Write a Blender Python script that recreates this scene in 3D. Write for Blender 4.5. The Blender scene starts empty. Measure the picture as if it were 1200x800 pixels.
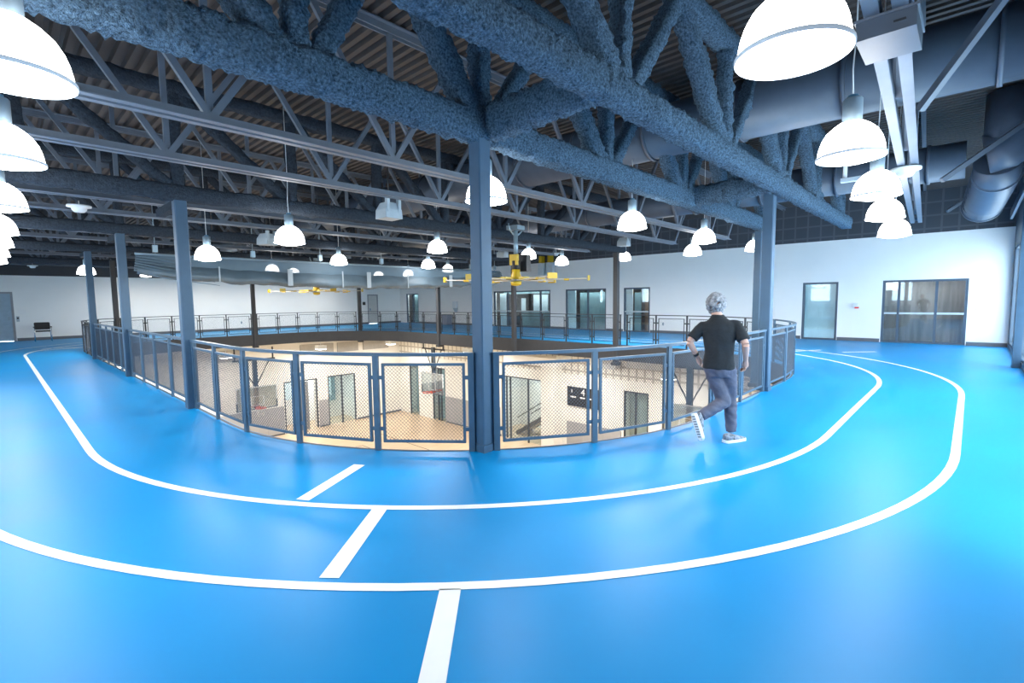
import bpy, bmesh, math, random
from math import sin, cos, pi, radians, sqrt, hypot, atan2
from mathutils import Vector, Matrix, noise
random.seed(7)
SC = bpy.context.scene
COL = SC.collection

# ------------------------------------------------------------------ materials
MATS = {}
def mat(name, color, rough=0.5, metal=0.0, spec=0.5, var=0.06, scale=6.0, bump=0.0, bscale=40.0,
        emit=None, estr=0.0, alpha=1.0, dist=0.02):
    if name in MATS: return MATS[name]
    m = bpy.data.materials.new(name); m.use_nodes = True
    nt = m.node_tree; b = nt.nodes['Principled BSDF']
    b.inputs['Roughness'].default_value = rough
    b.inputs['Metallic'].default_value = metal
    b.inputs['Specular IOR Level'].default_value = spec
    tc = nt.nodes.new('ShaderNodeTexCoord')
    n = nt.nodes.new('ShaderNodeTexNoise'); n.inputs['Scale'].default_value = scale; n.inputs['Detail'].default_value = 4
    nt.links.new(tc.outputs['Object'], n.inputs['Vector'])
    r = nt.nodes.new('ShaderNodeValToRGB')
    r.color_ramp.elements[0].position = 0.3; r.color_ramp.elements[1].position = 0.7
    c = color
    r.color_ramp.elements[0].color = (c[0]*(1-var), c[1]*(1-var), c[2]*(1-var), 1)
    r.color_ramp.elements[1].color = (min(1, c[0]*(1+var)), min(1, c[1]*(1+var)), min(1, c[2]*(1+var)), 1)
    nt.links.new(n.outputs['Fac'], r.inputs['Fac'])
    nt.links.new(r.outputs['Color'], b.inputs['Base Color'])
    if bump > 0:
        n2 = nt.nodes.new('ShaderNodeTexNoise'); n2.inputs['Scale'].default_value = bscale; n2.inputs['Detail'].default_value = 5
        nt.links.new(tc.outputs['Object'], n2.inputs['Vector'])
        bp = nt.nodes.new('ShaderNodeBump'); bp.inputs['Strength'].default_value = bump; bp.inputs['Distance'].default_value = dist
        nt.links.new(n2.outputs['Fac'], bp.inputs['Height']); nt.links.new(bp.outputs['Normal'], b.inputs['Normal'])
    if emit:
        b.inputs['Emission Color'].default_value = (*emit, 1); b.inputs['Emission Strength'].default_value = estr
    if alpha < 1: b.inputs['Alpha'].default_value = alpha
    MATS[name] = m
    return m

def glass(name, tint=(0.8, 0.9, 0.9), mix=0.75, rough=0.03):
    if name in MATS: return MATS[name]
    m = bpy.data.materials.new(name); m.use_nodes = True
    nt = m.node_tree; nt.nodes.clear()
    o = nt.nodes.new('ShaderNodeOutputMaterial'); t = nt.nodes.new('ShaderNodeBsdfTransparent')
    g = nt.nodes.new('ShaderNodeBsdfGlossy'); g.inputs['Roughness'].default_value = rough
    t.inputs['Color'].default_value = (*tint, 1)
    x = nt.nodes.new('ShaderNodeMixShader'); x.inputs['Fac'].default_value = 1-mix
    nt.links.new(t.outputs[0], x.inputs[1]); nt.links.new(g.outputs[0], x.inputs[2]); nt.links.new(x.outputs[0], o.inputs['Surface'])
    MATS[name] = m
    return m

def brickmat(name, c1, c2, mortar, w, h, msize=0.012, axis='YZ'):
    m = bpy.data.materials.new(name); m.use_nodes = True
    nt = m.node_tree; b = nt.nodes['Principled BSDF']; b.inputs['Roughness'].default_value = 0.7
    tc = nt.nodes.new('ShaderNodeTexCoord'); sp = nt.nodes.new('ShaderNodeSeparateXYZ'); cb = nt.nodes.new('ShaderNodeCombineXYZ')
    nt.links.new(tc.outputs['Object'], sp.inputs[0])
    nt.links.new(sp.outputs[axis[0]], cb.inputs[0]); nt.links.new(sp.outputs[axis[1]], cb.inputs[1])
    br = nt.nodes.new('ShaderNodeTexBrick'); br.inputs['Scale'].default_value = 1
    br.offset = 0.0
    br.inputs['Color1'].default_value = (*c1, 1); br.inputs['Color2'].default_value = (*c2, 1); br.inputs['Mortar'].default_value = (*mortar, 1)
    br.inputs['Brick Width'].default_value = w; br.inputs['Row Height'].default_value = h; br.inputs['Mortar Size'].default_value = msize
    nt.links.new(cb.outputs[0], br.inputs['Vector']); nt.links.new(br.outputs['Color'], b.inputs['Base Color'])
    MATS[name] = m
    return m

M_steel = mat('column_paint', (0.046, 0.10, 0.165), 0.45, bump=0.3, bscale=120, dist=0.004)
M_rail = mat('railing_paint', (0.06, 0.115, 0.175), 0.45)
M_joist = mat('joist_paint', (0.125, 0.155, 0.20), 0.5)
M_fire = mat('sprayed_fireproofing_bounce', (0.115, 0.195, 0.285), 0.95, spec=0.1, var=0.6, scale=48, bump=1.0, bscale=110, dist=0.05)  # grey coating; blue bounce from the floor is put into its colour
M_fire2 = mat('sprayed_fireproofing_dimmed', (0.04, 0.052, 0.07), 0.95, spec=0.1, var=0.25, scale=30, bump=0.8, bscale=50, dist=0.03)  # same coating, dimness deeper under the roof put into a darker colour
M_deck = mat('roof_deck_paint', (0.06, 0.053, 0.053), 0.6)
M_duct = mat('duct_paint', (0.065, 0.092, 0.135), 0.45)
M_band = mat('dark_grey_wall_paint', (0.05, 0.052, 0.06), 0.7)
M_bandg = brickmat('dark_block_band', (0.05, 0.058, 0.072), (0.055, 0.064, 0.08), (0.085, 0.095, 0.115), 0.42, 0.42, 0.03)
M_wall = mat('white_wall_paint', (0.90, 0.90, 0.885), 0.75, var=0.015, scale=1.2)
M_gymwall = mat('cream_gym_wall_paint', (0.84, 0.825, 0.78), 0.75, var=0.02, scale=1.5)
M_block = brickmat('cream_acoustic_block', (0.80, 0.775, 0.71), (0.76, 0.735, 0.67), (0.45, 0.42, 0.37), 0.42, 0.42, 0.05)
M_base = mat('dark_base', (0.12, 0.13, 0.15), 0.6)
M_fascia = mat('dark_fascia', (0.05, 0.053, 0.06), 0.6)
M_frame = mat('window_frame_paint', (0.06, 0.09, 0.13), 0.4)
M_white = mat('white_line_paint', (0.86, 0.87, 0.87), 0.45, var=0.02)
M_dark = mat('black_metal', (0.02, 0.022, 0.028), 0.4)
M_black = mat('black_plastic', (0.015, 0.015, 0.017), 0.55)
M_chrome = mat('chrome', (0.7, 0.72, 0.75), 0.2, metal=1.0)
M_alu = mat('brushed_aluminium', (0.30, 0.40, 0.48), 0.35, metal=0.5)
M_lamp = mat('glowing_white_acrylic', (0.9, 0.9, 0.9), 0.4, emit=(1.0, 0.985, 0.96), estr=9.0)
M_lens = mat('glowing_lens', (0.9, 0.9, 0.9), 0.4, emit=(1.0, 0.99, 0.97), estr=9.0)
M_ring = mat('lamp_rim', (0.40, 0.47, 0.54), 0.3, emit=(0.7, 0.84, 1.0), estr=0.22)
M_whitep = mat('white_plastic', (0.75, 0.80, 0.83), 0.4)
M_greyp = mat('grey_housing', (0.42, 0.50, 0.56), 0.45)
M_yel = mat('yellow_paint', (0.62, 0.40, 0.015), 0.4)
M_yel2 = mat('pale_yellow_paint', (0.68, 0.50, 0.08), 0.4)
M_blade = mat('fan_blade', (0.55, 0.50, 0.42), 0.45)
M_orange = mat('orange_paint', (0.80, 0.10, 0.03), 0.4)
M_pad = mat('grey_wall_pad', (0.38, 0.38, 0.39), 0.6, var=0.03)
M_board = glass('backboard_glass', (0.75, 0.85, 0.88), 0.55)
M_glass = glass('window_glass', (0.88, 0.94, 0.95), 0.91)
M_teal = mat('teal_room', (0.20, 0.34, 0.37), 0.6, var=0.2, scale=1.5)
M_paleblue = mat('pale_blue_room', (0.66, 0.82, 0.87), 0.6, var=0.08, scale=2)
M_brownroom = mat('dark_brown_room', (0.085, 0.075, 0.075), 0.6, var=0.3, scale=2)
M_red = mat('red_plastic', (0.7, 0.05, 0.04), 0.4)
M_curtain = mat('grey_vinyl_curtain', (0.13, 0.185, 0.23), 0.5, var=0.18, scale=1.6)
M_net = mat('grey_mesh_curtain', (0.15, 0.23, 0.30), 0.55, var=0.12, scale=1.2, alpha=0.9)
M_strap = mat('pale_strap', (0.48, 0.56, 0.62), 0.6)

def woodmat(name, c1, c2, scale=(2, 30, 1), rough=0.3, axis=0):
    m = bpy.data.materials.new(name); m.use_nodes = True
    nt = m.node_tree; b = nt.nodes['Principled BSDF']; b.inputs['Roughness'].default_value = rough
    tc = nt.nodes.new('ShaderNodeTexCoord'); mp = nt.nodes.new('ShaderNodeMapping'); mp.inputs['Scale'].default_value = scale
    n = nt.nodes.new('ShaderNodeTexNoise'); n.inputs['Scale'].default_value = 1.0; n.inputs['Detail'].default_value = 6
    r = nt.nodes.new('ShaderNodeValToRGB'); r.color_ramp.elements[0].position = 0.35; r.color_ramp.elements[1].position = 0.65
    r.color_ramp.elements[0].color = (*c1, 1); r.color_ramp.elements[1].color = (*c2, 1)
    nt.links.new(tc.outputs['Object'], mp.inputs[0]); nt.links.new(mp.outputs[0], n.inputs['Vector'])
    nt.links.new(n.outputs['Fac'], r.inputs['Fac']); nt.links.new(r.outputs['Color'], b.inputs['Base Color'])
    return m
M_wood = woodmat('maple_court', (0.56, 0.41, 0.26), (0.66, 0.50, 0.34), (1.2, 14, 1))
M_woodwall = woodmat('grey_wood_panel', (0.20, 0.165, 0.15), (0.33, 0.275, 0.25), (9, 9, 0.7), 0.45)
M_woodwarm = woodmat('warm_wood_panel', (0.22, 0.13, 0.08), (0.35, 0.22, 0.14), (9, 9, 0.7), 0.45)

def floormat():
    m = bpy.data.materials.new('blue_rubber_track'); m.use_nodes = True
    nt = m.node_tree; b = nt.nodes['Principled BSDF']
    b.inputs['Specular IOR Level'].default_value = 0.24
    tc = nt.nodes.new('ShaderNodeTexCoord')
    n = nt.nodes.new('ShaderNodeTexNoise'); n.inputs['Scale'].default_value = 0.8; n.inputs['Detail'].default_value = 5
    r = nt.nodes.new('ShaderNodeValToRGB')
    r.color_ramp.elements[0].position = 0.3; r.color_ramp.elements[1].position = 0.72
    r.color_ramp.elements[0].color = (0.0, 0.235, 0.56, 1); r.color_ramp.elements[1].color = (0.0, 0.27, 0.63, 1)
    nt.links.new(tc.outputs['Object'], n.inputs['Vector']); nt.links.new(n.outputs['Fac'], r.inputs['Fac'])
    nt.links.new(r.outputs['Color'], b.inputs['Base Color'])
    mr = nt.nodes.new('ShaderNodeMapRange'); mr.inputs['To Min'].default_value = 0.34; mr.inputs['To Max'].default_value = 0.46
    nt.links.new(n.outputs['Fac'], mr.inputs['Value']); nt.links.new(mr.outputs[0], b.inputs['Roughness'])
    n2 = nt.nodes.new('ShaderNodeTexNoise'); n2.inputs['Scale'].default_value = 260
    nt.links.new(tc.outputs['Object'], n2.inputs['Vector'])
    bp = nt.nodes.new('ShaderNodeBump'); bp.inputs['Strength'].default_value = 0.08; bp.inputs['Distance'].default_value = 0.002
    nt.links.new(n2.outputs['Fac'], bp.inputs['Height']); nt.links.new(bp.outputs['Normal'], b.inputs['Normal'])
    return m
M_floor = floormat()

# ------------------------------------------------------------------ mesh builder
class MB:
    def __init__(s): s.v = []; s.f = []; s.mi = []; s.sm = []
    def add(s, vs, fs, mi=0, smooth=False):
        o = len(s.v); s.v += [tuple(p) for p in vs]
        for f in fs: s.f.append([i+o for i in f]); s.mi.append(mi); s.sm.append(smooth)
        return s
    def box(s, x0, y0, z0, x1, y1, z1, mi=0):
        vs = [(x0,y0,z0),(x1,y0,z0),(x1,y1,z0),(x0,y1,z0),(x0,y0,z1),(x1,y0,z1),(x1,y1,z1),(x0,y1,z1)]
        return s.add(vs, [(0,3,2,1),(4,5,6,7),(0,1,5,4),(1,2,6,5),(2,3,7,6),(3,0,4,7)], mi)
    def cbox(s, c, size, mi=0, rz=0):
        hx, hy, hz = size[0]/2, size[1]/2, size[2]/2
        R = Matrix.Rotation(rz, 3, 'Z'); c = Vector(c)
        vs = [c + R @ Vector(p) for p in [(-hx,-hy,-hz),(hx,-hy,-hz),(hx,hy,-hz),(-hx,hy,-hz),(-hx,-hy,hz),(hx,-hy,hz),(hx,hy,hz),(-hx,hy,hz)]]
        return s.add(vs, [(0,3,2,1),(4,5,6,7),(0,1,5,4),(1,2,6,5),(2,3,7,6),(3,0,4,7)], mi)
    def bar(s, p, q, w, h, mi=0, up=(0,0,1), bev=0):
        p = Vector(p); q = Vector(q); d = (q-p).normalized(); u = Vector(up)
        if abs(d.dot(u)) > 0.97: u = Vector((0,1,0)) if abs(d.y) < 0.9 else Vector((1,0,0))
        a = d.cross(u).normalized(); b = a.cross(d).normalized()
        vs = []
        for e in (p, q):
            for (i, j) in ((-1,-1),(1,-1),(1,1),(-1,1)): vs.append(e + a*(i*w/2) + b*(j*h/2))
        return s.add(vs, [(0,1,2,3),(7,6,5,4),(0,4,5,1),(1,5,6,2),(2,6,7,3),(3,7,4,0)], mi)
    def tube(s, pts, r, n=10, mi=0, cap=True, smooth=True, flat=1.0):
        pts = [Vector(p) for p in pts]; rs = r if isinstance(r, (list, tuple)) else [r]*len(pts)
        rings = []; prev = None
        for i, p in enumerate(pts):
            d = (pts[min(i+1, len(pts)-1)] - pts[max(i-1, 0)]).normalized()
            if prev is None:
                u = Vector((0,0,1)) if abs(d.z) < 0.9 else Vector((1,0,0))
                a = d.cross(u).normalized()
            else: a = (prev - d*prev.dot(d)).normalized()
            prev = a; b = d.cross(a)
            rings.append([p + a*(cos(2*pi*k/n)*rs[i]) + b*(sin(2*pi*k/n)*rs[i]*flat) for k in range(n)])
        vs = [v for g in rings for v in g]; fs = []
        for i in range(len(rings)-1):
            for k in range(n):
                k2 = (k+1) % n; fs.append((i*n+k, i*n+k2, (i+1)*n+k2, (i+1)*n+k))
        o = len(s.v); s.add(vs, fs, mi, smooth)
        if cap:
            s.f.append([o+k for k in reversed(range(n))]); s.mi.append(mi); s.sm.append(False)
            s.f.append([o+(len(rings)-1)*n+k for k in range(n)]); s.mi.append(mi); s.sm.append(False)
        return s
    def lathe(s, prof, c=(0,0,0), n=24, mi=0, smooth=True):
        vs = []; fs = []
        for (r, z) in prof:
            for k in range(n): vs.append((c[0]+r*cos(2*pi*k/n), c[1]+r*sin(2*pi*k/n), c[2]+z))
        for i in range(len(prof)-1):
            for k in range(n):
                k2 = (k+1) % n; fs.append((i*n+k, i*n+k2, (i+1)*n+k2, (i+1)*n+k))
        return s.add(vs, fs, mi, smooth)
    def ball(s, c, r, n=12, m=8, mi=0, M=None):
        r = r if isinstance(r, (list, tuple)) else (r, r, r)
        vs = []; fs = []
        for i in range(m+1):
            t = pi*i/m
            for k in range(n):
                p = Vector((r[0]*sin(t)*cos(2*pi*k/n), r[1]*sin(t)*sin(2*pi*k/n), r[2]*cos(t)))
                if M: p = M @ p
                vs.append(Vector(c)+p)
        for i in range(m):
            for k in range(n):
                k2 = (k+1) % n; fs.append((i*n+k, (i+1)*n+k, (i+1)*n+k2, i*n+k2))
        return s.add(vs, fs, mi, True)
    def lump(s, p, q, w, h, amp=0.02, step=0.045, n=14, freq=14, mi=0, seed=0, taper=0.0):
        """rounded bar with a knobbly sprayed coat"""
        p = Vector(p); q = Vector(q); L = (q-p).length; d = (q-p)/L
        u = Vector((0,0,1))
        if abs(d.dot(u)) > 0.97: u = Vector((1,0,0))
        a = d.cross(u).normalized(); b = a.cross(d).normalized()
        m = max(2, int(L/step)); vs = []; fs = []
        off = Vector((seed*3.1, seed*1.7, seed*5.3))
        for i in range(m+1):
            c = p + d*(L*i/m)
            for k in range(n):
                t = 2*pi*k/n; ct, st = cos(t), sin(t)
                e = 0.55
                x = math.copysign(abs(ct)**e, ct)*w/2; y = math.copysign(abs(st)**e, st)*h/2
                pt = c + a*x + b*y
                nz = noise.noise((pt+off)*freq) + 0.6*noise.noise((pt+off)*freq*2.3) + 0.7*noise.noise((pt+off)*freq*0.3)
                f = 1 + amp*nz/(0.5*min(w, h))
                vs.append(c + a*(x*f) + b*(y*f))
        for i in range(m):
            for k in range(n):
                k2 = (k+1) % n; fs.append((i*n+k, i*n+k2, (i+1)*n+k2, (i+1)*n+k))
        o = len(s.v); s.add(vs, fs, mi, True)
        s.f.append([o+k for k in reversed(range(n))]); s.mi.append(mi); s.sm.append(False)
        s.f.append([o+m*n+k for k in range(n)]); s.mi.append(mi); s.sm.append(False)
        return s
    def mesh(s, name):
        me = bpy.data.meshes.new(name); me.from_pydata(s.v, [], s.f)
        me.polygons.foreach_set('material_index', s.mi); me.polygons.foreach_set('use_smooth', s.sm); me.update()
        return me
    def build(s, name, m, parent=None, loc=None, label=None):
        me = s.mesh(name)
        for x in (m if isinstance(m, (list, tuple)) else [m]): me.materials.append(x)
        return put(name, me, parent, loc, label)

def put(name, me, parent=None, loc=None, label=None):
    o = bpy.data.objects.new(name, me); COL.objects.link(o)
    if parent: o.parent = parent
    if loc: o.location = loc
    if label: o['label'] = label
    return o
def tag(o, label=None, cat=None, group=None, kind=None):
    if label: o['label'] = label
    if cat: o['category'] = cat
    if group: o['group'] = group
    if kind: o['kind'] = kind
    return o
def thing(name, label, cat, loc=(0,0,0), rz=0, group=None):
    o = bpy.data.objects.new(name, None); COL.objects.link(o); o.empty_display_size = 0.1
    o.location = loc; o.rotation_euler = (0, 0, rz)
    return tag(o, label, cat, group)
def dup(root, loc, rz=0, label=None, group=None):
    r = root.copy(); COL.objects.link(r); r.location = loc; r.rotation_euler = (0, 0, rz)
    if label: r['label'] = label
    if group: r['group'] = group
    for ch in list(root.children):
        c = ch.copy(); COL.objects.link(c); c.parent = r
        for g in list(ch.children):
            d = g.copy(); COL.objects.link(d); d.parent = c
    return r
def struct(name, mb, m, parent=None):
    o = mb.build(name, m, parent)
    if not parent: tag(o, kind='structure')
    return o

ORD = ['first','second','third','fourth','fifth','sixth','seventh','eighth','ninth','tenth']

# ------------------------------------------------------------------ camera (fitted to the photograph)
F = 572.13; H = 1.62
YAW, PITCH, ROLL = radians(43.254), radians(-4.896), radians(-0.648)
fwd = Vector((cos(PITCH)*cos(YAW), cos(PITCH)*sin(YAW), sin(PITCH)))
rt = Vector((sin(YAW), -cos(YAW), 0)); up0 = rt.cross(fwd)
rr = rt*cos(ROLL)+up0*sin(ROLL); uu = -rt*sin(ROLL)+up0*cos(ROLL)
cd = bpy.data.cameras.new('camera'); cd.sensor_width = 36; cd.lens = F*36/1200; cd.clip_start = 0.05; cd.clip_end = 200
cam = bpy.data.objects.new('camera', cd); COL.objects.link(cam)
cam.matrix_world = Matrix(((rr.x, uu.x, -fwd.x, 0), (rr.y, uu.y, -fwd.y, 0), (rr.z, uu.z, -fwd.z, H), (0, 0, 0, 1)))
SC.camera = cam

# ------------------------------------------------------------------ plan
XW, XE, YS, YN = -1.0, 21.2, -0.85, 31.5        # outer walls
ZD = 5.02                                       # underside of roof deck
ZG = -6.6                                       # gym floor
OX0, OX1, OY0, OY1, OR = 2.07, 15.0, 2.55, 26.25, 4.55
def rrect(x0, x1, y0, y1, R, n=20):
    pts = []
    for (cx, cy, a0) in ((x0+R, y0+R, pi), (x1-R, y0+R, 1.5*pi), (x1-R, y1-R, 0), (x0+R, y1-R, 0.5*pi)):
        for i in range(n+1):
            a = a0 + 0.5*pi*i/n; pts.append((cx+R*cos(a), cy+R*sin(a)))
    return pts

# track deck with the painted lane lines in the same floor object
def build_floor():
    e = 0.05
    hole = rrect(OX0+e, OX1-e, OY0+e, OY1-e, OR-e, 24)
    outer = [(XW, YS), (XE, YS), (XE, YN), (XW, YN)]
    bm = bmesh.new()
    ov = [bm.verts.new((x, y, 0)) for x, y in outer]; hv = [bm.verts.new((x, y, 0)) for x, y in hole]
    ed = [bm.edges.new((ov[i], ov[(i+1) % 4])) for i in range(4)] + [bm.edges.new((hv[i], hv[(i+1) % len(hv)])) for i in range(len(hv))]
    bmesh.ops.triangle_fill(bm, use_beauty=True, use_dissolve=False, edges=ed)
    bm.verts.index_update()
    mb = MB()
    vs = [v.co.copy() for v in bm.verts]
    fs = []
    for f in bm.faces:
        ids = [v.index for v in f.verts]
        if f.normal.z < 0: ids.reverse()
        fs.append(ids)
    mb.add(vs, fs, 0)
    n = len(hole)                                # fascia
    mb.add([(x, y, 0) for x, y in hole] + [(x, y, -0.55) for x, y in hole], [(i, (i+1) % n, n+(i+1) % n, n+i) for i in range(n)], 1)
    mb.add([(v.x, v.y, -0.55) for v in vs], [list(reversed(f)) for f in fs], 2)
    bm.free()
    def line(pts, w, closed=True, z=0.003):
        m = len(pts); L = []; R_ = []
        for i in range(m):
            a = Vector(pts[(i-1) % m]) if closed or i > 0 else Vector(pts[i]); b = Vector(pts[(i+1) % m]) if closed or i < m-1 else Vector(pts[i])
            d = (b-a).normalized(); nn = Vector((-d.y, d.x)); p = Vector(pts[i])
            L.append((*(p+nn*w/2), z)); R_.append((*(p-nn*w/2), z))
        q = [(i, (i+1) % m, m+(i+1) % m, m+i) for i in range(m if closed else m-1)]
        mb.add(R_+L, q, 3)
    for (o, wd) in ((0.035, 0.035),):
        pts = rrect(OX0+o, OX1-o, OY0+o, OY1-o, OR-o, 24); m = len(pts)
        q = rrect(OX0+o-wd, OX1-o+wd, OY0+o-wd, OY1-o+wd, OR-o+wd, 24)
        mb.add([(x, y, 0.004) for x, y in pts]+[(x, y, 0.004) for x, y in q], [(i, m+i, m+(i+1) % m, (i+1) % m) for i in range(m)], 1)
    line(rrect(0.64, 16.55, 1.15, 27.9, 5.93, 40), 0.075)
    line(rrect(-0.40, 17.6, 0.045, 29.0, 7.02, 40), 0.075)
    for a, b in (((2.40, 4.36), (1.64, 3.925)), ((1.965, 3.29), (1.25, 2.675)), ((1.66, 2.06), (0.95, 1.38)),
                 ((17.42, 1.95), (16.75, 2.65)), ((16.2, 3.8), (17.05, 3.25)), ((1.0, 24.1), (2.6, 24.5)), ((1.2, 25.2), (2.6, 24.2))):
        line([a, b], 0.12, False)
    o = mb.build('floor', [M_floor, M_fascia, M_gymwall, M_white]); tag(o, kind='structure')
build_floor()
struct('floor_gym', MB().box(XW, YS, ZG-0.2, XE, YN, ZG), M_wood)

# court lines painted on the gym floor stay in a thin marking layer of the gym floor
mbl = MB()
for (x0, y0, x1, y1) in ((3, 4, 3.05, 25), (14.0, 4, 14.05, 25), (3, 25, 14.05, 25.05), (6.8, 20, 6.85, 25), (10.5, 20, 10.55, 25), (6.8, 20, 10.55, 20.05), (16.0, 6, 16.05, 27), (3, 14.4, 18, 14.45)):
    mbl.box(x0, y0, ZG+0.002, x1, y1, ZG+0.006)
struct('trim_court_lines', mbl, mat('court_line', (0.10, 0.07, 0.05), 0.4))

# roof deck: trapezoid flutes running along Y
mb = MB(); per = 0.16; x = XW; prof = []
while x < XE:
    prof += [(x, ZD), (x+0.07, ZD), (x+0.09, ZD+0.06), (x+0.14, ZD+0.06)]; x += per
n = len(prof)
mb.add([(px, YS, pz) for px, pz in prof] + [(px, YN, pz) for px, pz in prof], [(i, n+i, n+i+1, i+1) for i in range(n-1)], 0)
mb.box(XW-0.3, YS-0.3, ZD+0.08, XE+0.3, YN+0.3, ZD+0.3, 1)
tag(mb.build('ceiling', [M_deck, M_deck]), kind='structure')

# ------------------------------------------------------------------ walls with openings
def wall_openings(name, axis, pos, thick, a0, a1, z0, z1, holes, m):
    """axis 'X': plane x=pos running along y; 'Y': plane y=pos running along x; holes (a0,a1,z0,z1)"""
    mb = MB()
    def bx(u0, u1, w0, w1):
        if u1-u0 < 1e-4 or w1-w0 < 1e-4: return
        if axis == 'X': mb.box(min(pos, pos+thick), u0, w0, max(pos, pos+thick), u1, w1)
        else: mb.box(u0, min(pos, pos+thick), w0, u1, max(pos, pos+thick), w1)
    us = sorted(holes); cur = a0
    for (h0, h1, hz0, hz1) in us:
        bx(cur, h0, z0, z1); bx(h0, h1, z0, hz0); bx(h0, h1, hz1, z1); cur = h1
    bx(cur, a1, z0, z1)
    return struct(name, mb, m)

E_WIN = [(17.0, 21.45), (13.42, 15.95), (11.03, 12.42), (3.58, 4.72), (0.10, 2.28), (29.2, 30.7)]
ZH = 2.13
wall_openings('wall_east', 'X', XE, 0.25, YS-0.25, YN, 0, 3.64, [(a, b, 0.0, ZH) for a, b in E_WIN], M_wall)
struct('wall_east_upper', MB().box(XE-0.03, YS-0.25, 3.64, XE+0.25, YN, ZD+0.1), M_bandg)
N_DOORS = [(-0.35, 0.70), (18.45, 19.3)]
wall_openings('wall_north', 'Y', YN, 0.25, XW-0.25, XE+0.25, 0, 2.96, [(-0.35, 0.70, 0, 2.22), (18.45, 19.3, 0, 2.1)], M_wall)
struct('wall_north_upper', MB().box(XW-0.25, YN-0.03, 2.96, XE+0.25, YN+0.25, ZD+0.1), M_band)
struct('baseboard_east', MB().box(XE-0.02, 2.3, 0, XE, 3.56, 0.12).box(XE-0.02, YS, 0, XE, 0.08, 0.12).box(XE-0.02, 4.74, 0, XE, 11.0, 0.12)
       .box(XE-0.02, 12.44, 0, XE, 13.4, 0.12).box(XE-0.02, 15.97, 0, XE, 16.98, 0.12).box(XE-0.02, 21.47, 0, XE, 29.2, 0.12), M_base)
struct('baseboard_north', MB().box(0.72, YN-0.02, 0, 18.45, YN, 0.13).box(19.32, YN-0.02, 0, XE, YN, 0.13), M_base)

# south and west window walls stand behind and beside the viewpoint and let the daylight in
s_holes = [(0.0+2.1*i, 1.95+2.1*i, 0.12, 3.0) for i in range(2, 10)]
wall_openings('wall_south', 'Y', YS, -0.2, XW-0.25, XE+0.25, 0, ZD+0.1, s_holes, M_frame)
w_holes = [(3.0+4.8*i, 4.4+4.8*i, 1.2, 2.6) for i in range(6)]
wall_openings('wall_west', 'X', XW, -0.2, YS, YN, 0, ZD+0.1, w_holes, M_wall)
wn = 20
for i, (a, b, z0, z1) in enumerate(s_holes):
    wn += 1; fr = struct('window_%d' % wn, MB().box(a, YS-0.14, z0, a+0.06, YS-0.02, z1).box(b-0.06, YS-0.14, z0, b, YS-0.02, z1)
        .box(a+0.06, YS-0.14, z1-0.06, b-0.06, YS-0.02, z1).box(a+0.06, YS-0.14, z0, b-0.06, YS-0.02, z0+0.06), M_frame)
    MB().box(a+0.06, YS-0.09, z0+0.06, b-0.06, YS-0.08, z1-0.06).build('pane', M_glass, fr)
for i, (a, b, z0, z1) in enumerate(w_holes):
    wn += 1; fr = struct('window_%d' % wn, MB().box(XW-0.14, a, z0, XW-0.02, a+0.06, z1).box(XW-0.14, b-0.06, z0, XW-0.02, b, z1)
        .box(XW-0.14, a+0.06, z1-0.06, XW-0.02, b-0.06, z1).box(XW-0.14, a+0.06, z0, XW-0.02, b-0.06, z0+0.06), M_frame)
    MB().box(XW-0.09, a+0.06, z0+0.06, XW-0.08, b-0.06, z1-0.06).build('pane', M_glass, fr)

# east storefront windows, each with a shallow room behind the glass
def east_window(idx, y0, y1, mull, backs, bar=None, kind='window'):
    fx0, fx1 = XE+0.02, XE+0.12; w = 0.07
    mb = MB().box(fx0, y0, 0, fx1, y0+w, ZH).box(fx0, y1-w, 0, fx1, y1, ZH).box(fx0, y0+w, ZH-w, fx1, y1-w, ZH).box(fx0, y0+w, 0, fx1, y1-w, 0.06)
    fr = struct('%s_%d' % (kind, idx), mb, M_frame)
    for y in mull: MB().box(fx0, y-w/2, 0.06, fx1, y+w/2, ZH-w).build('mullion', M_frame, fr)
    ys = [y0+w] + [y for y in sorted(mull)] + [y1-w]
    for i in range(len(ys)-1):
        a = ys[i] + (w/2 if i > 0 else 0); b = ys[i+1] - (w/2 if i < len(ys)-2 else 0)
        MB().box(fx0+0.045, a, 0.06, fx0+0.055, b, ZH-w).build('pane', M_glass, fr)
        if bar: MB().box(fx0-0.03, a, bar, fx0+0.0, b, bar+0.06).build('push_bar', bar_mat, fr)
    # room behind
    D = 2.2
    mb = MB().box(XE+0.25, y0-0.3, -0.02, XE+D, y1+0.3, 0.0, 0).box(XE+0.25, y0-0.3, ZH+0.15, XE+D, y1+0.3, ZH+0.2, 0)
    mb.box(XE+0.25, y0-0.35, 0, XE+D, y0-0.3, ZH+0.15, 0).box(XE+0.25, y1+0.3, 0, XE+D, y1+0.35, ZH+0.15, 0)
    mats = [M_brownroom]
    for (a, b, z0, z1, m, dep) in backs:
        if m not in mats: mats.append(m)
        mb.box(XE+dep, a, z0, XE+dep+0.05, b, z1, mats.index(m))
    mb.box(XE+D, y0-0.35, 0, XE+D+0.05, y1+0.35, ZH+0.2, 0)
    struct('wall_room_%d' % idx, mb, mats)
    ld = bpy.data.lights.new('room_fill', 'AREA'); ld.shape = 'RECTANGLE'; ld.size = 0.25; ld.size_y = y1-y0; ld.energy = 6*(y1-y0)  # added fill with no fixture, brightens the room behind the glass
    lo = bpy.data.objects.new('room_fill', ld); COL.objects.link(lo); lo.location = (XE+0.42, (y0+y1)/2, ZH+0.1)
bar_mat = mat('pale_push_bar', (0.50, 0.57, 0.60), 0.4)
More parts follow.
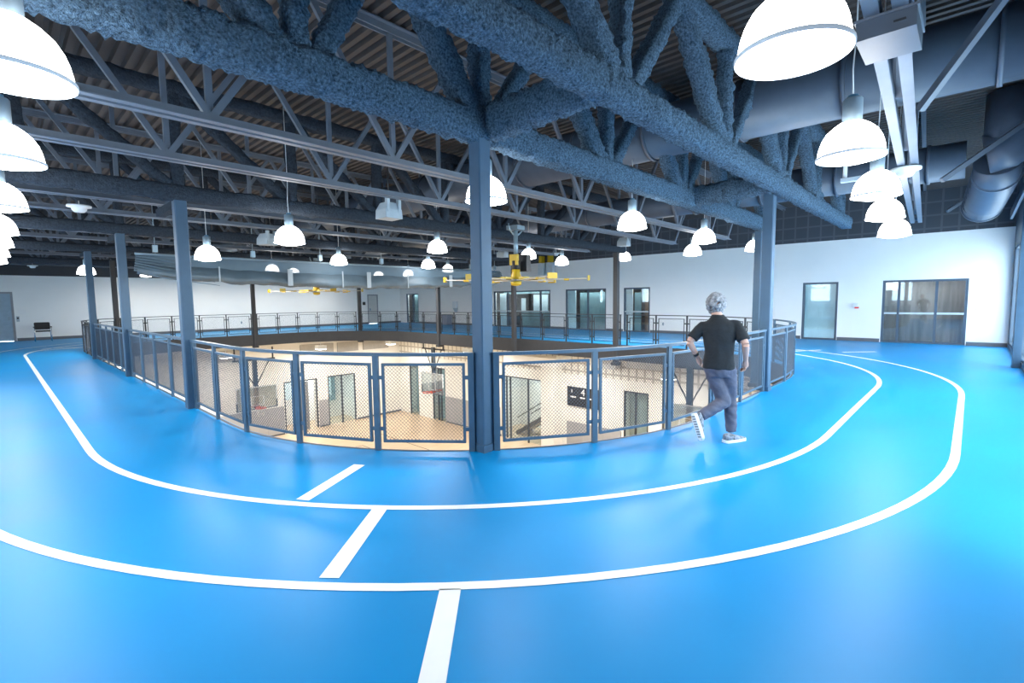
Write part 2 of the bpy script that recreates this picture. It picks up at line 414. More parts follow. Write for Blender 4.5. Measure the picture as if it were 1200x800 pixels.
east_window(1, 17.0, 21.45, [17.75, 20.3], [(20.9, 21.4, 0.0, 2.0, M_paleblue, 0.5), (17.9, 19.0, 0.9, 1.9, M_paleblue, 0.9), (19.9, 20.25, 0.9, 1.7, M_paleblue, 1.2), (17.0, 21.4, 1.96, 2.13, M_teal, 0.8), (17.6, 20.6, 0, 0.9, M_teal, 1.6)], 0.92)
east_window(2, 13.42, 15.95, [14.55], [(15.5, 16.2, 0, 2.2, M_paleblue, 0.3), (13.2, 15.5, 0, 1.95, M_teal, 0.7)])
east_window(3, 11.03, 12.42, [], [(12.1, 12.6, 0, 2.2, M_white, 0.3), (11.75, 12.1, 0, 1.9, M_teal, 0.5), (11.0, 11.75, 0, 2.0, M_woodwarm, 0.9)], 0.95)
east_window(4, 3.58, 4.72, [], [(3.4, 4.9, 0, 2.2, M_paleblue, 0.32)])
east_window(5, 0.10, 2.28, [0.86, 1.83], [(-0.2, 2.6, 0, 2.2, M_woodwall, 1.1), (1.9, 2.25, 1.8, 2.1, M_white, 0.6)], 0.98)
east_window(6, 29.2, 30.7, [29.9], [(29.0, 29.8, 0, 2.2, M_paleblue, 0.5), (30.0, 30.5, 0, 2.2, M_teal, 0.6)])

# north doors
M_door = mat('pale_blue_steel_door', (0.30, 0.42, 0.52), 0.35)
M_doorw = mat('pale_door', (0.62, 0.62, 0.60), 0.5)
def north_door(idx, x0, x1, zt, m, handle):
    fr = struct('door_%d' % idx, MB().box(x0, YN, 0, x0+0.08, YN+0.1, zt).box(x1-0.08, YN, 0, x1, YN+0.1, zt).box(x0+0.08, YN, zt-0.08, x1-0.08, YN+0.1, zt), mat('door_frame_grey', (0.30, 0.31, 0.33), 0.5))
    lf = MB().box(x0+0.08, YN+0.03, 0.01, x1-0.08, YN+0.075, zt-0.08).build('door_leaf', m, fr)
    MB().box(handle, YN-0.03, 0.95, handle+0.09, YN+0.03, 1.12).build('handle', M_alu, lf)
north_door(1, -0.35, 0.70, 2.22, M_door, 0.48)
north_door(2, 18.45, 19.3, 2.1, M_doorw, 18.6)

# ------------------------------------------------------------------ lower gym walls
G_N = 30.9; G_E = 20.6
wall_openings('wall_gym_north', 'Y', G_N, 0.6, XW, XE, ZG, -0.5, [(12.1, 14.25, ZG, -3.34), (14.95, 16.95, ZG, -3.3)], M_gymwall)
wall_openings('wall_gym_east', 'X', G_E, 0.6, YS, YN, ZG, -2.3, [(10.72, 12.02, ZG, -2.8), (16.9, 20.3, ZG, -2.85), (25.6, 27.0, ZG, -2.95), (28.6, 29.7, ZG, -3.0)], M_gymwall)
struct('wall_gym_east_upper', MB().box(G_E, YS, -2.3, XE, YN, -0.5), M_block)
struct('wall_gym_west', MB().box(XW-0.2, YS, ZG, XW, YN, 0), M_gymwall)
struct('wall_gym_south', MB().box(XW, YS-0.2, ZG, XE, YS, 0), M_gymwall)
struct('baseboard_gym_north', MB().box(14.3, G_N-0.02, ZG, 14.93, G_N, ZG+0.12).box(17.0, G_N-0.02, ZG, G_E, G_N, ZG+0.12).box(0, G_N-0.02, ZG, 12.05, G_N, ZG+0.12), M_base)
struct('baseboard_gym_east', MB().box(G_E-0.02, 20.35, ZG, G_E, 25.55, ZG+0.12).box(G_E-0.02, 12.1, ZG, G_E, 15.3, ZG+0.12), M_base)
# rooms behind the gym openings
mbr = MB()
mbr.box(11.9, G_N+2.2, ZG, 17.2, G_N+2.3, -3.0, 0).box(11.9, G_N+0.6, ZG-0.02, 17.2, G_N+2.2, ZG, 1).box(11.9, G_N+0.6, -3.1, 17.2, G_N+2.2, -3.0, 0)
mbr.box(11.8, G_N+0.6, ZG, 11.9, G_N+2.3, -3.0, 0).box(17.2, G_N+0.6, ZG, 17.3, G_N+2.3, -3.0, 0)
mbr.box(12.3, G_N+2.1, -4.9, 13.4, G_N+2.2, -3.4, 2).box(15.6, G_N+2.1, -5.4, 16.5, G_N+2.2, -3.3, 3).box(15.85, G_N+2.06, -5.0, 16.2, G_N+2.1, -3.4, 2)
struct('wall_gym_lobby', mbr, [M_gymwall, M_wood, M_paleblue, M_teal])
mbr = MB()
mbr.box(G_E+3.0, 16.0, ZG, G_E+3.1, 21.5, -2.3, 0).box(G_E+0.6, 16.0, ZG-0.02, G_E+3.0, 21.5, ZG, 1).box(G_E+0.6, 21.5, ZG, G_E+3.1, 21.6, -2.3, 0).box(G_E+0.6, 15.9, ZG, G_E+3.1, 16.0, -2.3, 2)
mbr.box(G_E+0.6, 16.0, -2.4, G_E+3.0, 21.5, -2.3, 0)
mbr.box(G_E+0.6, 10.4, ZG, G_E+0.7, 12.3, -2.6, 3).box(G_E+0.6, 25.4, ZG, G_E+0.7, 30.0, -2.8, 4)
struct('wall_gym_stairhall', mbr, [M_gymwall, M_wood, M_woodwarm, mat('frosted_glass', (0.50, 0.55, 0.53), 0.3), M_teal])
# staircase seen through the wide opening
st = thing('staircase', 'dark staircase rising behind the wide lower gym opening', 'stairs', (G_E+1.6, 18.3, ZG))
tr = MB()
for k in range(12): tr.box(-0.6, 1.7-0.28*k-0.3, 0.17*k+0.1, 0.6, 1.7-0.28*k, 0.17*k+0.19)
tr.build('treads', mat('pale_stair_tread', (0.55, 0.48, 0.36), 0.5), st)
for s in (-0.62, 0.62):
    MB().bar((s, 1.7, 0.05), (s, -1.75, 2.15), 0.04, 0.25).build('stringer', M_dark, st)
    MB().bar((s, 1.6, 1.05), (s, -1.75, 3.1), 0.05, 0.05).build('handrail', M_dark, st)
M_gf = mat('gym_door_frame', (0.05, 0.055, 0.06), 0.5)
def gym_frame_e(idx, y0, y1, zt, mull, name='door'):
    mb = MB().box(G_E+0.02, y0, ZG, G_E+0.1, y0+0.07, zt).box(G_E+0.02, y1-0.07, ZG, G_E+0.1, y1, zt).box(G_E+0.02, y0+0.07, zt-0.07, G_E+0.1, y1-0.07, zt)
    for y in mull: mb.box(G_E+0.02, y-0.04, ZG, G_E+0.1, y+0.04, zt-0.07)
    fr = struct('%s_%d' % (name, idx), mb, M_gf)
    MB().box(G_E+0.05, y0+0.07, ZG+0.05, G_E+0.06, y1-0.07, zt-0.07).build('pane', M_glass, fr)
gym_frame_e(11, 10.72, 12.02, -2.8, [11.4]); gym_frame_e(12, 16.9, 20.3, -2.85, [18.2, 19.6, 19.9], 'window')
gym_frame_e(13, 25.6, 27.0, -2.95, [26.1, 26.4]); gym_frame_e(14, 28.6, 29.7, -3.0, [])
def gym_frame_n(idx, x0, x1, zt, mull):
    mb = MB().box(x0, G_N+0.02, ZG, x0+0.08, G_N+0.1, zt).box(x1-0.08, G_N+0.02, ZG, x1, G_N+0.1, zt).box(x0+0.08, G_N+0.02, zt-0.08, x1-0.08, G_N+0.1, zt)
    for x in mull: mb.box(x-0.05, G_N+0.02, ZG, x+0.05, G_N+0.1, zt-0.08)
    return struct('door_%d' % idx, mb, M_gf)
d = gym_frame_n(15, 12.1, 14.25, -3.34, [])
MB().box(13.15, G_N+0.03, ZG+0.02, 13.65, G_N+0.09, -3.45).build('door_leaf', mat('grey_door', (0.22, 0.22, 0.22), 0.5), d)
d = gym_frame_n(16, 14.95, 16.95, -3.3, [15.95])
MB().box(15.0, G_N+0.055, ZG+0.05, 16.9, G_N+0.065, -3.4).build('pane', M_glass, d)
# wall pads, plaster pier, soffit
def pad(label, x0, y0, x1, y1, z1=-4.82):
    mb = MB(); L = max(x1-x0, y1-y0); n = max(1, round(L/1.0))
    for i in range(n):
        if x1-x0 > y1-y0: mb.box(x0+(x1-x0)*i/n+0.005, y0, ZG+0.1, x0+(x1-x0)*(i+1)/n-0.005, y1, z1)
        else: mb.box(x0, y0+(y1-y0)*i/n+0.005, ZG+0.1, x1, y0+(y1-y0)*(i+1)/n-0.005, z1)
    tag(mb.build('wall_pad', M_pad), label, 'wall pad')
pad('long grey padded wainscot below the basketball hoop on the far gym wall', 5.0, G_N-0.06, 12.05, G_N)
pad('narrow grey wall pad between the two lower gym doorways', 14.3, G_N-0.06, 14.92, G_N)
pad('long grey padded wainscot on the right gym wall left of the stair opening', G_E-0.06, 20.4, G_E, 25.5)
pad('grey padded wainscot under the black scoreboard', G_E-0.06, 12.15, G_E, 15.4)
tag(MB().box(G_E-0.75, 15.75, ZG, G_E, 16.6, -1.9).build('wall_gym_pier', M_gymwall), kind='structure')
tag(MB().box(G_E-0.9, 15.5, -1.9, G_E, 19.2, -1.45).build('wall_gym_soffit', M_wall), kind='structure')
for (lab, x, y0, y1, z0, z1) in (('pale grey acoustic panel hung above the frosted gym door', G_E-0.5, 12.2, 13.6, -1.75, -1.1), ('pale grey acoustic panel hung right of the frosted gym door', G_E-0.5, 9.4, 11.6, -1.6, -1.05)):
    tag(MB().box(x, y0, z0, x+0.45, y1, z1).build('acoustic_panel', mat('pale_panel', (0.55, 0.56, 0.56), 0.7)), lab, 'acoustic panel', 'acoustic panels in the gym')
M_pan2 = mat('grey_panel', (0.42, 0.41, 0.39), 0.7)
for i, (x0, x1) in enumerate(((8.3, 9.7), (13.2, 15.4), (15.7, 17.2), (17.6, 19.6))):
    tag(MB().box(x0, G_N-0.12, -1.75, x1, G_N-0.003, -1.1).build('acoustic_panel', M_pan2), ORD[i]+' grey acoustic panel from the left, high on the far gym wall under the track', 'acoustic panel', 'acoustic panels in the gym')
# scoreboard
sb = thing('scoreboard', 'black scoreboard with white lettering on the cream gym wall', 'scoreboard', (G_E-0.005, 14.33, -3.45))
MB().box(-0.09, -1.0, -0.5, 0, 1.0, 0.5).build('case', M_black, sb)
fw = MB()
for (y, z, w, h) in ((0.62, -0.02, 0.36, 0.07), (0.02, -0.02, 0.3, 0.07), (-0.45, -0.02, 0.3, 0.07), (0.7, 0.28, 0.05, 0.16)): fw.box(-0.1, y-w/2, z-h/2, -0.09, y+w/2, z+h/2)
fw.build('label_strips', M_white, sb)
def text_obj(txt, size, parent, loc, rot, m, name='lettering'):
    cu = bpy.data.curves.new(name, 'FONT'); cu.body = txt; cu.size = size; cu.align_x = 'CENTER'; cu.align_y = 'CENTER'; cu.extrude = 0.004
    o = bpy.data.objects.new(name, cu); COL.objects.link(o)
    dg = bpy.context.evaluated_depsgraph_get(); me = bpy.data.meshes.new_from_object(o.evaluated_get(dg)); bpy.data.objects.remove(o)
    me.materials.append(m); q = put(name, me, parent, loc); q.rotation_euler = rot
    return q
text_obj('4', 0.5, sb, (-0.1, 0.0, 0.25), (pi/2, 0, -pi/2), M_white)

# ------------------------------------------------------------------ columns
COLS = [('W1', 2.05, 8.78, 'square blue grey steel column beside the left lane, nearest of the left row', -0.55),
        ('W2', 2.05, 13.75, 'square steel column second along the left railing', -0.55),
        ('W3', 2.05, 19.0, 'square steel column third along the left railing, farthest beside the lane', -0.55),
        ('NW', 3.42, 25.0, 'dark column on the far left bend of the railing', -0.55),
        ('N', 9.0, 26.22, 'dark column under the hanging curtain in the far railing', -0.55),
        ('NE', 14.05, 24.85, 'dark column in the far railing near the room corner', -0.55),
        ('E3', 14.97, 19.0, 'dark column on the right hand far railing by the wall dispenser', -0.55),
        ('E2', 14.75, 13.75, 'dark column in the far railing under the yellow fan', -0.55),
        ('E1', 14.5, 8.78, 'dark column between the second and third far glass windows', -0.55),
        ('SE', 13.15, 3.93, 'grey column just behind the right hand column', -0.55),
        ('S', 9.12, 2.57, 'blue grey column right of the running man', 0.0),
        ('SW', 3.56, 3.78, 'square blue grey steel column standing at the near bend in the middle of the photo', 0.0)]
CS = 0.165
for key, x, y, lab, zb in COLS:
    t = thing('steel_column', lab, 'column', (x, y, 0), group='columns around the track opening')
    zt = 3.34
    b = 0.012; h = CS/2
    sh = MB(); prof = [(h-b, -h), (h, -h+b), (h, h-b), (h-b, h), (-h+b, h), (-h, h-b), (-h, -h+b), (-h+b, -h)]
    sh.add([(a, c, zb) for a, c in prof] + [(a, c, zt) for a, c in prof], [(i, (i+1) % 8, 8+(i+1) % 8, 8+i) for i in range(8)] + [tuple(range(7, -1, -1)), tuple(range(8, 16))])
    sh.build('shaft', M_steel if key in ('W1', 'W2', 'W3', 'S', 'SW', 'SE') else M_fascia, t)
    if zb < 0: MB().cbox((0, 0, -0.6), (0.24, 0.24, 0.1)).build('base_bracket', M_fascia, t)
    else: MB().cbox((0, 0, 0.04), (CS+0.025, CS+0.025, 0.08)).build('base_trim', M_steel, t)
    if key[0] == 'W': MB().box(-0.06, 0.09, 3.06, 0.06, 1.2, 3.18).build('cap_beam', M_fire2, t)
# big blue column beside the right hand window wall
t = thing('steel_column', 'wide blue column at the right edge of the photo by the window wall', 'column', (15.41, -0.775, 0), group='columns around the track opening')
MB().cbox((0, 0, 2.5), (0.26, 0.13, 5.0)).build('shaft', M_steel, t)
MB().cbox((0, 0, 0.03), (0.28, 0.14, 0.06)).build('base_trim', M_steel, t)

# ------------------------------------------------------------------ guard railing
def path_len_pts():
    pts = rrect(OX0, OX1, OY0, OY1, OR, 48); pts.append(pts[0])
    acc = [0]
    for i in range(1, len(pts)): acc.append(acc[-1] + hypot(pts[i][0]-pts[i-1][0], pts[i][1]-pts[i-1][1]))
    return pts, acc
PP, PA = path_len_pts(); PL = PA[-1]
def at(s):
    s %= PL
    for i in range(1, len(PA)):
        if PA[i] >= s:
            t = (s-PA[i-1])/max(1e-9, PA[i]-PA[i-1])
            return Vector((PP[i-1][0]+(PP[i][0]-PP[i-1][0])*t, PP[i-1][1]+(PP[i][1]-PP[i-1][1])*t, 0))
def nearest(x, y):
    best = min((hypot(at(PL*k/4000).x-x, at(PL*k/4000).y-y), PL*k/4000) for k in range(4000)); return best[1]
RH = 1.06
panel_cache = {}
def panel_meshes(w, near=True):
    k = (round(w, 2), near)
    if k in panel_cache: return panel_cache[k]
    x0, x1, z0, z1 = 0.065, w-0.065, 0.09, 0.955; tb = 0.028 if near else 0.02
    if not near: x0, x1 = 0.085, w-0.085
    fr = MB()
    fr.box(x0, -tb/2, z0, x0+tb, tb/2, z1).box(x1-tb, -tb/2, z0, x1, tb/2, z1).box(x0+tb, -tb/2, z0, x1-tb, tb/2, z0+tb).box(x0+tb, -tb/2, z1-tb, x1-tb, tb/2, z1)
    for z in (0.24, 0.80):
        fr.box(0.03, -0.01, z-0.02, x0, 0.01, z+0.02); fr.box(x1, -0.01, z-0.02, w-0.03, 0.01, z+0.02)
    me1 = fr.mesh('panel_frame'); me1.materials.append(M_rail)
    wm = MB(); a, b, c, d = x0+tb*0.5, x1-tb*0.5, z0+tb*0.5, z1-tb*0.5; W_, H_ = b-a, d-c; p = 0.04 if near else 0.06; tw = 0.85 if near else 0.42
    k2 = p
    while k2 < W_+H_:
        xa = max(0, k2-H_); xb = min(W_, k2)
        if xb-xa > 0.004:
            wm.bar((a+xa, 0.002, c+k2-xa), (a+xb, 0.002, c+k2-xb), 0.0035*tw, 0.0045*tw, up=(0, 1, 0))
            wm.bar((b-xa, -0.002, c+k2-xa), (b-xb, -0.002, c+k2-xb), 0.0035*tw, 0.0045*tw, up=(0, 1, 0))
        k2 += p
    me2 = wm.mesh('wire_mesh'); me2.materials.append(M_meshwire)
    panel_cache[k] = (me1, me2)
    return panel_cache[k]
M_meshwire = mat('mesh_wire', (0.06, 0.09, 0.13), 0.5)
pm = MB().box(-0.032, -0.018, -0.0, 0.032, 0.018, RH-0.02); post_me = pm.mesh('post'); post_me.materials.append(M_rail)
post_far = MB().box(-0.021, -0.018, 0, 0.021, 0.018, RH-0.02).mesh('post'); post_far.materials.append(M_rail)
M_railfar = mat("far_railing_dark", (0.025, 0.028, 0.034), 0.5)  # darker, greyer copy of the railing colour for the far bays
order = ['SW', 'S', 'SE', 'E1', 'E2', 'E3', 'NE', 'N', 'NW', 'W3', 'W2', 'W1']
RLAB = {'SW': 'mesh railing bay in front of the running man, right of the middle column', 'S': 'short mesh railing bay curving away right of the right hand column',
        'SE': 'far mesh railing bay in front of the long blank white wall', 'E1': 'far mesh railing bay in front of the two panel glass window',
        'E2': 'far mesh railing bay in front of the wide dark storefront', 'E3': 'far mesh railing bay in front of the dark framed corner door',
        'NE': 'far mesh railing bay right of the curtain column', 'N': 'far mesh railing bay left of the curtain column', 'NW': 'far mesh railing bay at the far left bend',
        'W3': 'left mesh railing bay between the second and third left columns', 'W2': 'left mesh railing bay between the first and second left columns',
        'W1': 'curved mesh railing bay between the nearest left column and the middle column'}
CP = {c[0]: nearest(c[1], c[2]) for c in COLS}
for i, k in enumerate(order):
    s0 = CP[k]; s1 = CP[order[(i+1) % 12]]
    if s1 <= s0: s1 += PL
    s0 += 0.135; s1 -= 0.135
    n = max(2, round((s1-s0)/1.07)); st = (s1-s0)/n
    p0 = at(s0)
    near = k in ('SW', 'S', 'W1', 'W2', 'W3')
    t = thing('guard_railing', RLAB[k], 'railing', p0, group='mesh guard railing around the opening')
    P = [at(s0+st*j) for j in range(n+1)]
    for j, p in enumerate(P):
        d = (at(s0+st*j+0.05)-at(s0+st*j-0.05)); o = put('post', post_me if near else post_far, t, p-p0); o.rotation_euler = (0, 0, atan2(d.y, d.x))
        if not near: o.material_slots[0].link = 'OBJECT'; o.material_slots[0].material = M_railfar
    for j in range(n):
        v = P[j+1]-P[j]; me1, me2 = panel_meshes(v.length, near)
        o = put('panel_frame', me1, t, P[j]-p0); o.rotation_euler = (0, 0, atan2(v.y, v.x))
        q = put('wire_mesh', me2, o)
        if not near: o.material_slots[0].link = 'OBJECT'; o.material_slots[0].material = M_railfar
    tr = MB()
    for j in range(n):
        m = 4 if (P[j+1]-P[j]).length < st-0.0005 else 1
        for q in range(m):
            a = at(s0+st*(j+q/m))-p0; b = at(s0+st*(j+(q+1)/m))-p0
            e = (b-a).normalized()*0.035
            a2 = a-e if (j == 0 and q == 0) else a; b2 = b+e if (j == n-1 and q == m-1) else b
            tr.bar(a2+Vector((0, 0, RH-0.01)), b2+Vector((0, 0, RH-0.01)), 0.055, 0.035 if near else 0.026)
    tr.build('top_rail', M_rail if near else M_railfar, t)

# ------------------------------------------------------------------ heavy fireproofed trusses (along X)
def truss(label, y, zc, nodes, w, h, wt, m, step, amp, pattern='warren', seed=1, x0=None, x1=None, freq=14):
    x0 = XW+0.05 if x0 is None else x0; x1 = XE-0.1 if x1 is None else x1
    t = thing('roof_truss', label, 'truss', (0, y, 0), group='fireproofed roof trusses')
    zt = 4.78
    MB().lump((x0, 0, zc), (x1, 0, zc), w, h, amp, step, 20 if step < 0.03 else 14, freq, seed=seed).build('bottom_chord', m, t)
    MB().lump((x0, 0, zt), (x1, 0, zt), w, h*0.9, amp, step*1.5, 12, freq, seed=seed+5).build('top_chord', m, t)
    for i, x in enumerate(nodes):
        MB().lump((x, 0, zc+h*0.3), (x, 0, zt), wt*0.85, wt*0.85, amp, step*1.2, 12, freq, seed=seed+i).build('vertical', m, t)
        if pattern == 'warren':
            if i > 0:
                mx = (x+nodes[i-1])/2-0.1
                MB().lump((x-0.1, 0, zc+0.02), (mx, 0, zt), wt, wt*1.05, amp, step*1.2, 12, freq, seed=seed+i+20).build('diagonal', m, t)
            if i < len(nodes)-1:
                mx = (x+nodes[i+1])/2-0.1
                MB().lump((x+0.1, 0, zc+0.02), (mx, 0, zt), wt*0.8, wt*0.8, amp, step*1.2, 12, freq, seed=seed+i+40).build('diagonal', m, t)
        elif i > 0:
            a, b = (nodes[i-1], x) if x < 9.5 else (x, nodes[i-1])
            MB().lump((a, 0, zt), (b, 0, zc), wt*0.8, wt*0.8, amp, step*1.2, 12, freq, seed=seed+i+20).build('diagonal', m, t)
    return t
truss('heavily sprayed truss nearest overhead, crossing from the top centre to the right hand column', 2.40, 3.44, [-1.0+0.2, 1.5, 4.0, 6.5, 9.0, 11.5, 14.0], 0.24, 0.27, 0.22, M_fire, 0.024, 0.024, seed=3, freq=24, x1=14.9)
truss('heavily sprayed truss resting on the middle column', 3.80, 3.38, [-0.6, 1.7, 3.60, 5.97, 8.4, 10.8, 13.1], 0.26, 0.31, 0.23, M_fire, 0.024, 0.024, seed=11, freq=24, x1=13.35)
pl = [2.05+1.7*k for k in range(-1, 8)]
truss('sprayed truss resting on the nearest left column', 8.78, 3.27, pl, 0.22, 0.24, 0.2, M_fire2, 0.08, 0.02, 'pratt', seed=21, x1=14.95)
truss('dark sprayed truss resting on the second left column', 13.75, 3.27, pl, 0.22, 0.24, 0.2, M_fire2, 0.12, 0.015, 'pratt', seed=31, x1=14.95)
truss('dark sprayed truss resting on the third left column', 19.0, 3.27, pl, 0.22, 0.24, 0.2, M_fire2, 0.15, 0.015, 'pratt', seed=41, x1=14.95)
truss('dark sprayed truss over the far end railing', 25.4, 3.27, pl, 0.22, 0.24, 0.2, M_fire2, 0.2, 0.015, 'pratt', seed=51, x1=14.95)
for lab, x in (('rough sprayed tie beam above the middle column linking two trusses', 3.66), ('rough sprayed tie beam behind the head of the right hand column', 8.8)):
    tag(MB().lump((x, 2.48, 3.46), (x, 3.72, 3.42), 0.24, 0.34, 0.03, 0.035, 14, seed=int(x*7), freq=24).build('tie_beam', M_fire), lab, 'beam', 'tie beams')

# ------------------------------------------------------------------ light bar joists (along X)
def make_joist(label, y):
    t = thing('bar_joist', label, 'joist', (0, y, 0), group='light steel bar joists')
    bc = MB(); tc = MB(); x0, x1 = XW+0.1, 15.3
    for s in (-1, 1):
        bc.box(x0, s*0.07-0.04, 3.335, x1, s*0.07+0.04, 3.348); bc.box(x0, s*0.034-0.006, 3.348, x1, s*0.034+0.006, 3.425)
        tc.box(x0, s*0.075-0.03, ZD-0.03, XE-0.1, s*0.075+0.03, ZD-0.015); tc.box(x0, s*0.045-0.008, ZD-0.11, XE-0.1, s*0.045+0.008, ZD-0.03)
    bc.build('bottom_chord', M_joist, t); tc.build('top_chord', M_joist, t)
    vm = MB().bar((0, 0, 3.38), (0, 0, ZD-0.06), 0.06, 0.05).mesh('vertical'); vm.materials.append(M_joist)
    dl = MB().bar((0, 0, 3.39), (-1.03, 0, ZD-0.06), 0.05, 0.065).mesh('diagonal'); dl.materials.append(M_joist)
    dr = MB().bar((0, 0, 3.39), (1.03, 0, ZD-0.06), 0.05, 0.065).mesh('diagonal'); dr.materials.append(M_joist)
    for k in range(8):
        x = 1.58+2.06*(k-1)
        if x > XW+0.3: put('vertical', vm, t, (x, 0.03, 0))
        put('diagonal', dr, t, (x, 0, 0))
        if x-1.03 > XW: put('diagonal', dl, t, (x, 0, 0))
    MB().bar((15.25, 0, 3.4), (16.4, 0, ZD-0.06), 0.05, 0.065).build('end_brace', M_joist, t)
    return t
JY = [(0.52, 'light joist running overhead along the right hand row of pendants'),
      (5.44, 'light grey bar joist just beyond the middle column'), (7.10, 'light grey bar joist second beyond the middle column, carrying the near fan'),
      (10.44, 'light joist first beyond the truss on the nearest left column'), (12.10, 'light joist second beyond the truss on the nearest left column'),
      (15.45, 'light joist just beyond the hanging curtain'), (17.2, 'light joist second beyond the hanging curtain'),
      (20.9, 'light joist first beyond the third left column'), (23.1, 'light joist second beyond the third left column'),
      (27.6, 'light joist over the far walkway'), (29.6, 'light joist nearest the far wall')]
j0 = make_joist(JY[0][1], 0.27); j0.rotation_euler = (0, 0, 0.052)
for y, lab in JY[1:]: dup(j0, (0, y, 0), 0, lab)

# ------------------------------------------------------------------ ducts
def duct(label, x, z, r, y0, y1, rings, grille=None):
    t = thing('air_duct', label, 'duct', (x, 0, z), group='round air ducts')
    MB().tube([(0, y0, 0), (0, y1, 0)], r, 32).build('barrel', M_duct, t)
    for y in rings:
        MB().tube([(0, y-0.025, 0), (0, y+0.025, 0)], r+0.03, 32).build('band', M_duct, t)
    if grille:
        for gy in grille:
            g = MB().box(-r*0.95, gy-0.45, -r*0.62, -r*0.55, gy+0.45, -r*0.25).build('grille', M_duct, t)
            s = MB()
            for k in range(14): s.box(-r*0.97-0.01, gy-0.42+0.06*k, -r*0.60, -r*0.95, gy-0.38+0.06*k, -r*0.28)
            s.build('louvres', M_dark, g)
    return t
duct('large round grey duct nearest, crossing behind the sprayed trusses at the upper right', 7.75, 4.33, 0.40, -0.7, 30.5, [-0.1, 1.3, 2.6, 4.0, 5.4, 6.8, 8.2, 10, 12, 14, 16, 18, 20, 22], [5.0])
duct('round grey duct farther away, crossing at the right beyond the first duct', 11.9, 3.98, 0.32, 0.2, 30.5, [0.7, 2.1, 3.5, 5, 6.5, 8, 9.5, 11, 13, 15, 17], None)
# elbow and spiral drop at the end of the second duct
t = thing('duct_drop', 'ribbed grey duct elbow dropping at the far right by the window wall', 'duct', (11.9, -0.2, 3.98))
MB().tube([(0, 0.15, 0.0), (0, -0.05, 0.04), (0, -0.14, 0.18), (0, -0.16, 0.40), (0, -0.16, 1.0)], 0.36, 28).build('riser', M_duct, t)
pts = [(0, 0.0, -0.1), (0.25, 0.0, -0.26), (0.6, 0.03, -0.38), (1.6, 0.1, -0.5), (2.4, 0.15, -0.55)]
MB().tube(pts, 0.31, 28).build('spiral_pipe', M_duct, t)
for k in range(7):
    f = k/6; p = Vector(pts[1]).lerp(Vector(pts[4]), f*0.95); d = (Vector(pts[4])-Vector(pts[2])).normalized()
    MB().tube([p-d*0.03, p+d*0.03], 0.335, 28).build('rib', M_duct, t)
MB().bar((0.3, -0.42, -0.35), (2.5, -0.3, -0.75), 0.04, 0.18).build('hanger_plate', M_duct, t)
# braces and small ceiling fittings at upper right
tag(MB().bar((7.05, 0.52, 3.62), (6.3, -0.55, 4.95), 0.07, 0.07).build('angle_brace', M_joist), 'slanting steel angle brace crossing the large duct at the upper right', 'brace', 'angle braces')
tag(MB().bar((10.6, 0.45, 3.45), (11.5, -0.7, 4.5), 0.07, 0.07).build('angle_brace', M_joist), 'slanting steel angle brace beside the ribbed duct elbow', 'brace', 'angle braces')
tag(MB().bar((14.6, 0.5, 3.45), (15.3, -0.5, 4.3), 0.06, 0.06).build('angle_brace', M_joist), 'small slanting brace low near the end of the overhead joist', 'brace', 'angle braces')
t = thing('junction_box', 'grey steel box fixed under the overhead joist near the top right', 'box', (4.06, 0.47, 3.21))
MB().box(-0.21, -0.15, 0, 0.21, 0.15, 0.11).build('housing', mat('box_paint', (0.075, 0.10, 0.135), 0.5), t)
MB().box(-0.22, -0.16, 0.11, 0.22, 0.16, 0.125).build('lid', M_joist, t)
MB().box(-0.218, -0.1, 0.05, -0.208, -0.04, 0.06).build('latch', M_dark, t)
t = thing('conduit_hanger', 'white conduit drop with a small tray left of the right hand pendants', 'conduit', (9.3, 1.55, 3.45))
MB().tube([(0, 0, 0), (0, 0, ZD-3.46)], 0.03, 8).build('pipe', M_whitep, t)
MB().box(-0.05, -0.42, -0.06, 0.05, 0.05, 0.0).build('tray', M_greyp, t)
# ceiling sensors
def sensor(label, x, y, z, zt):
    t = thing('ceiling_sensor', label, 'sensor', (x, y, z), group='white ceiling sensors')
    MB().lathe([(0.0, 0), (0.07, 0.005), (0.1, 0.04), (0.11, 0.08), (0.17, 0.09), (0.17, 0.12), (0.0, 0.12)], n=20).build('dome', M_whitep, t)
    MB().tube([(0, 0, 0.12), (0, 0, zt-z)], 0.01, 6).build('rod', M_whitep, t)
sensor('white dome sensor under the left ceiling joists', 1.16, 11.3, 3.2, 3.4)
sensor('small white dome sensor high near the far left wall', 1.35, 29.5, 3.2, 3.4)
sensor('flat white sensor hanging below the overhead joist at the right', 8.55, 0.74, 3.2, 3.34)
sensor('small white dome sensor below the ceiling right of the near fan', 17.0, 13.3, 3.5, 5.0)

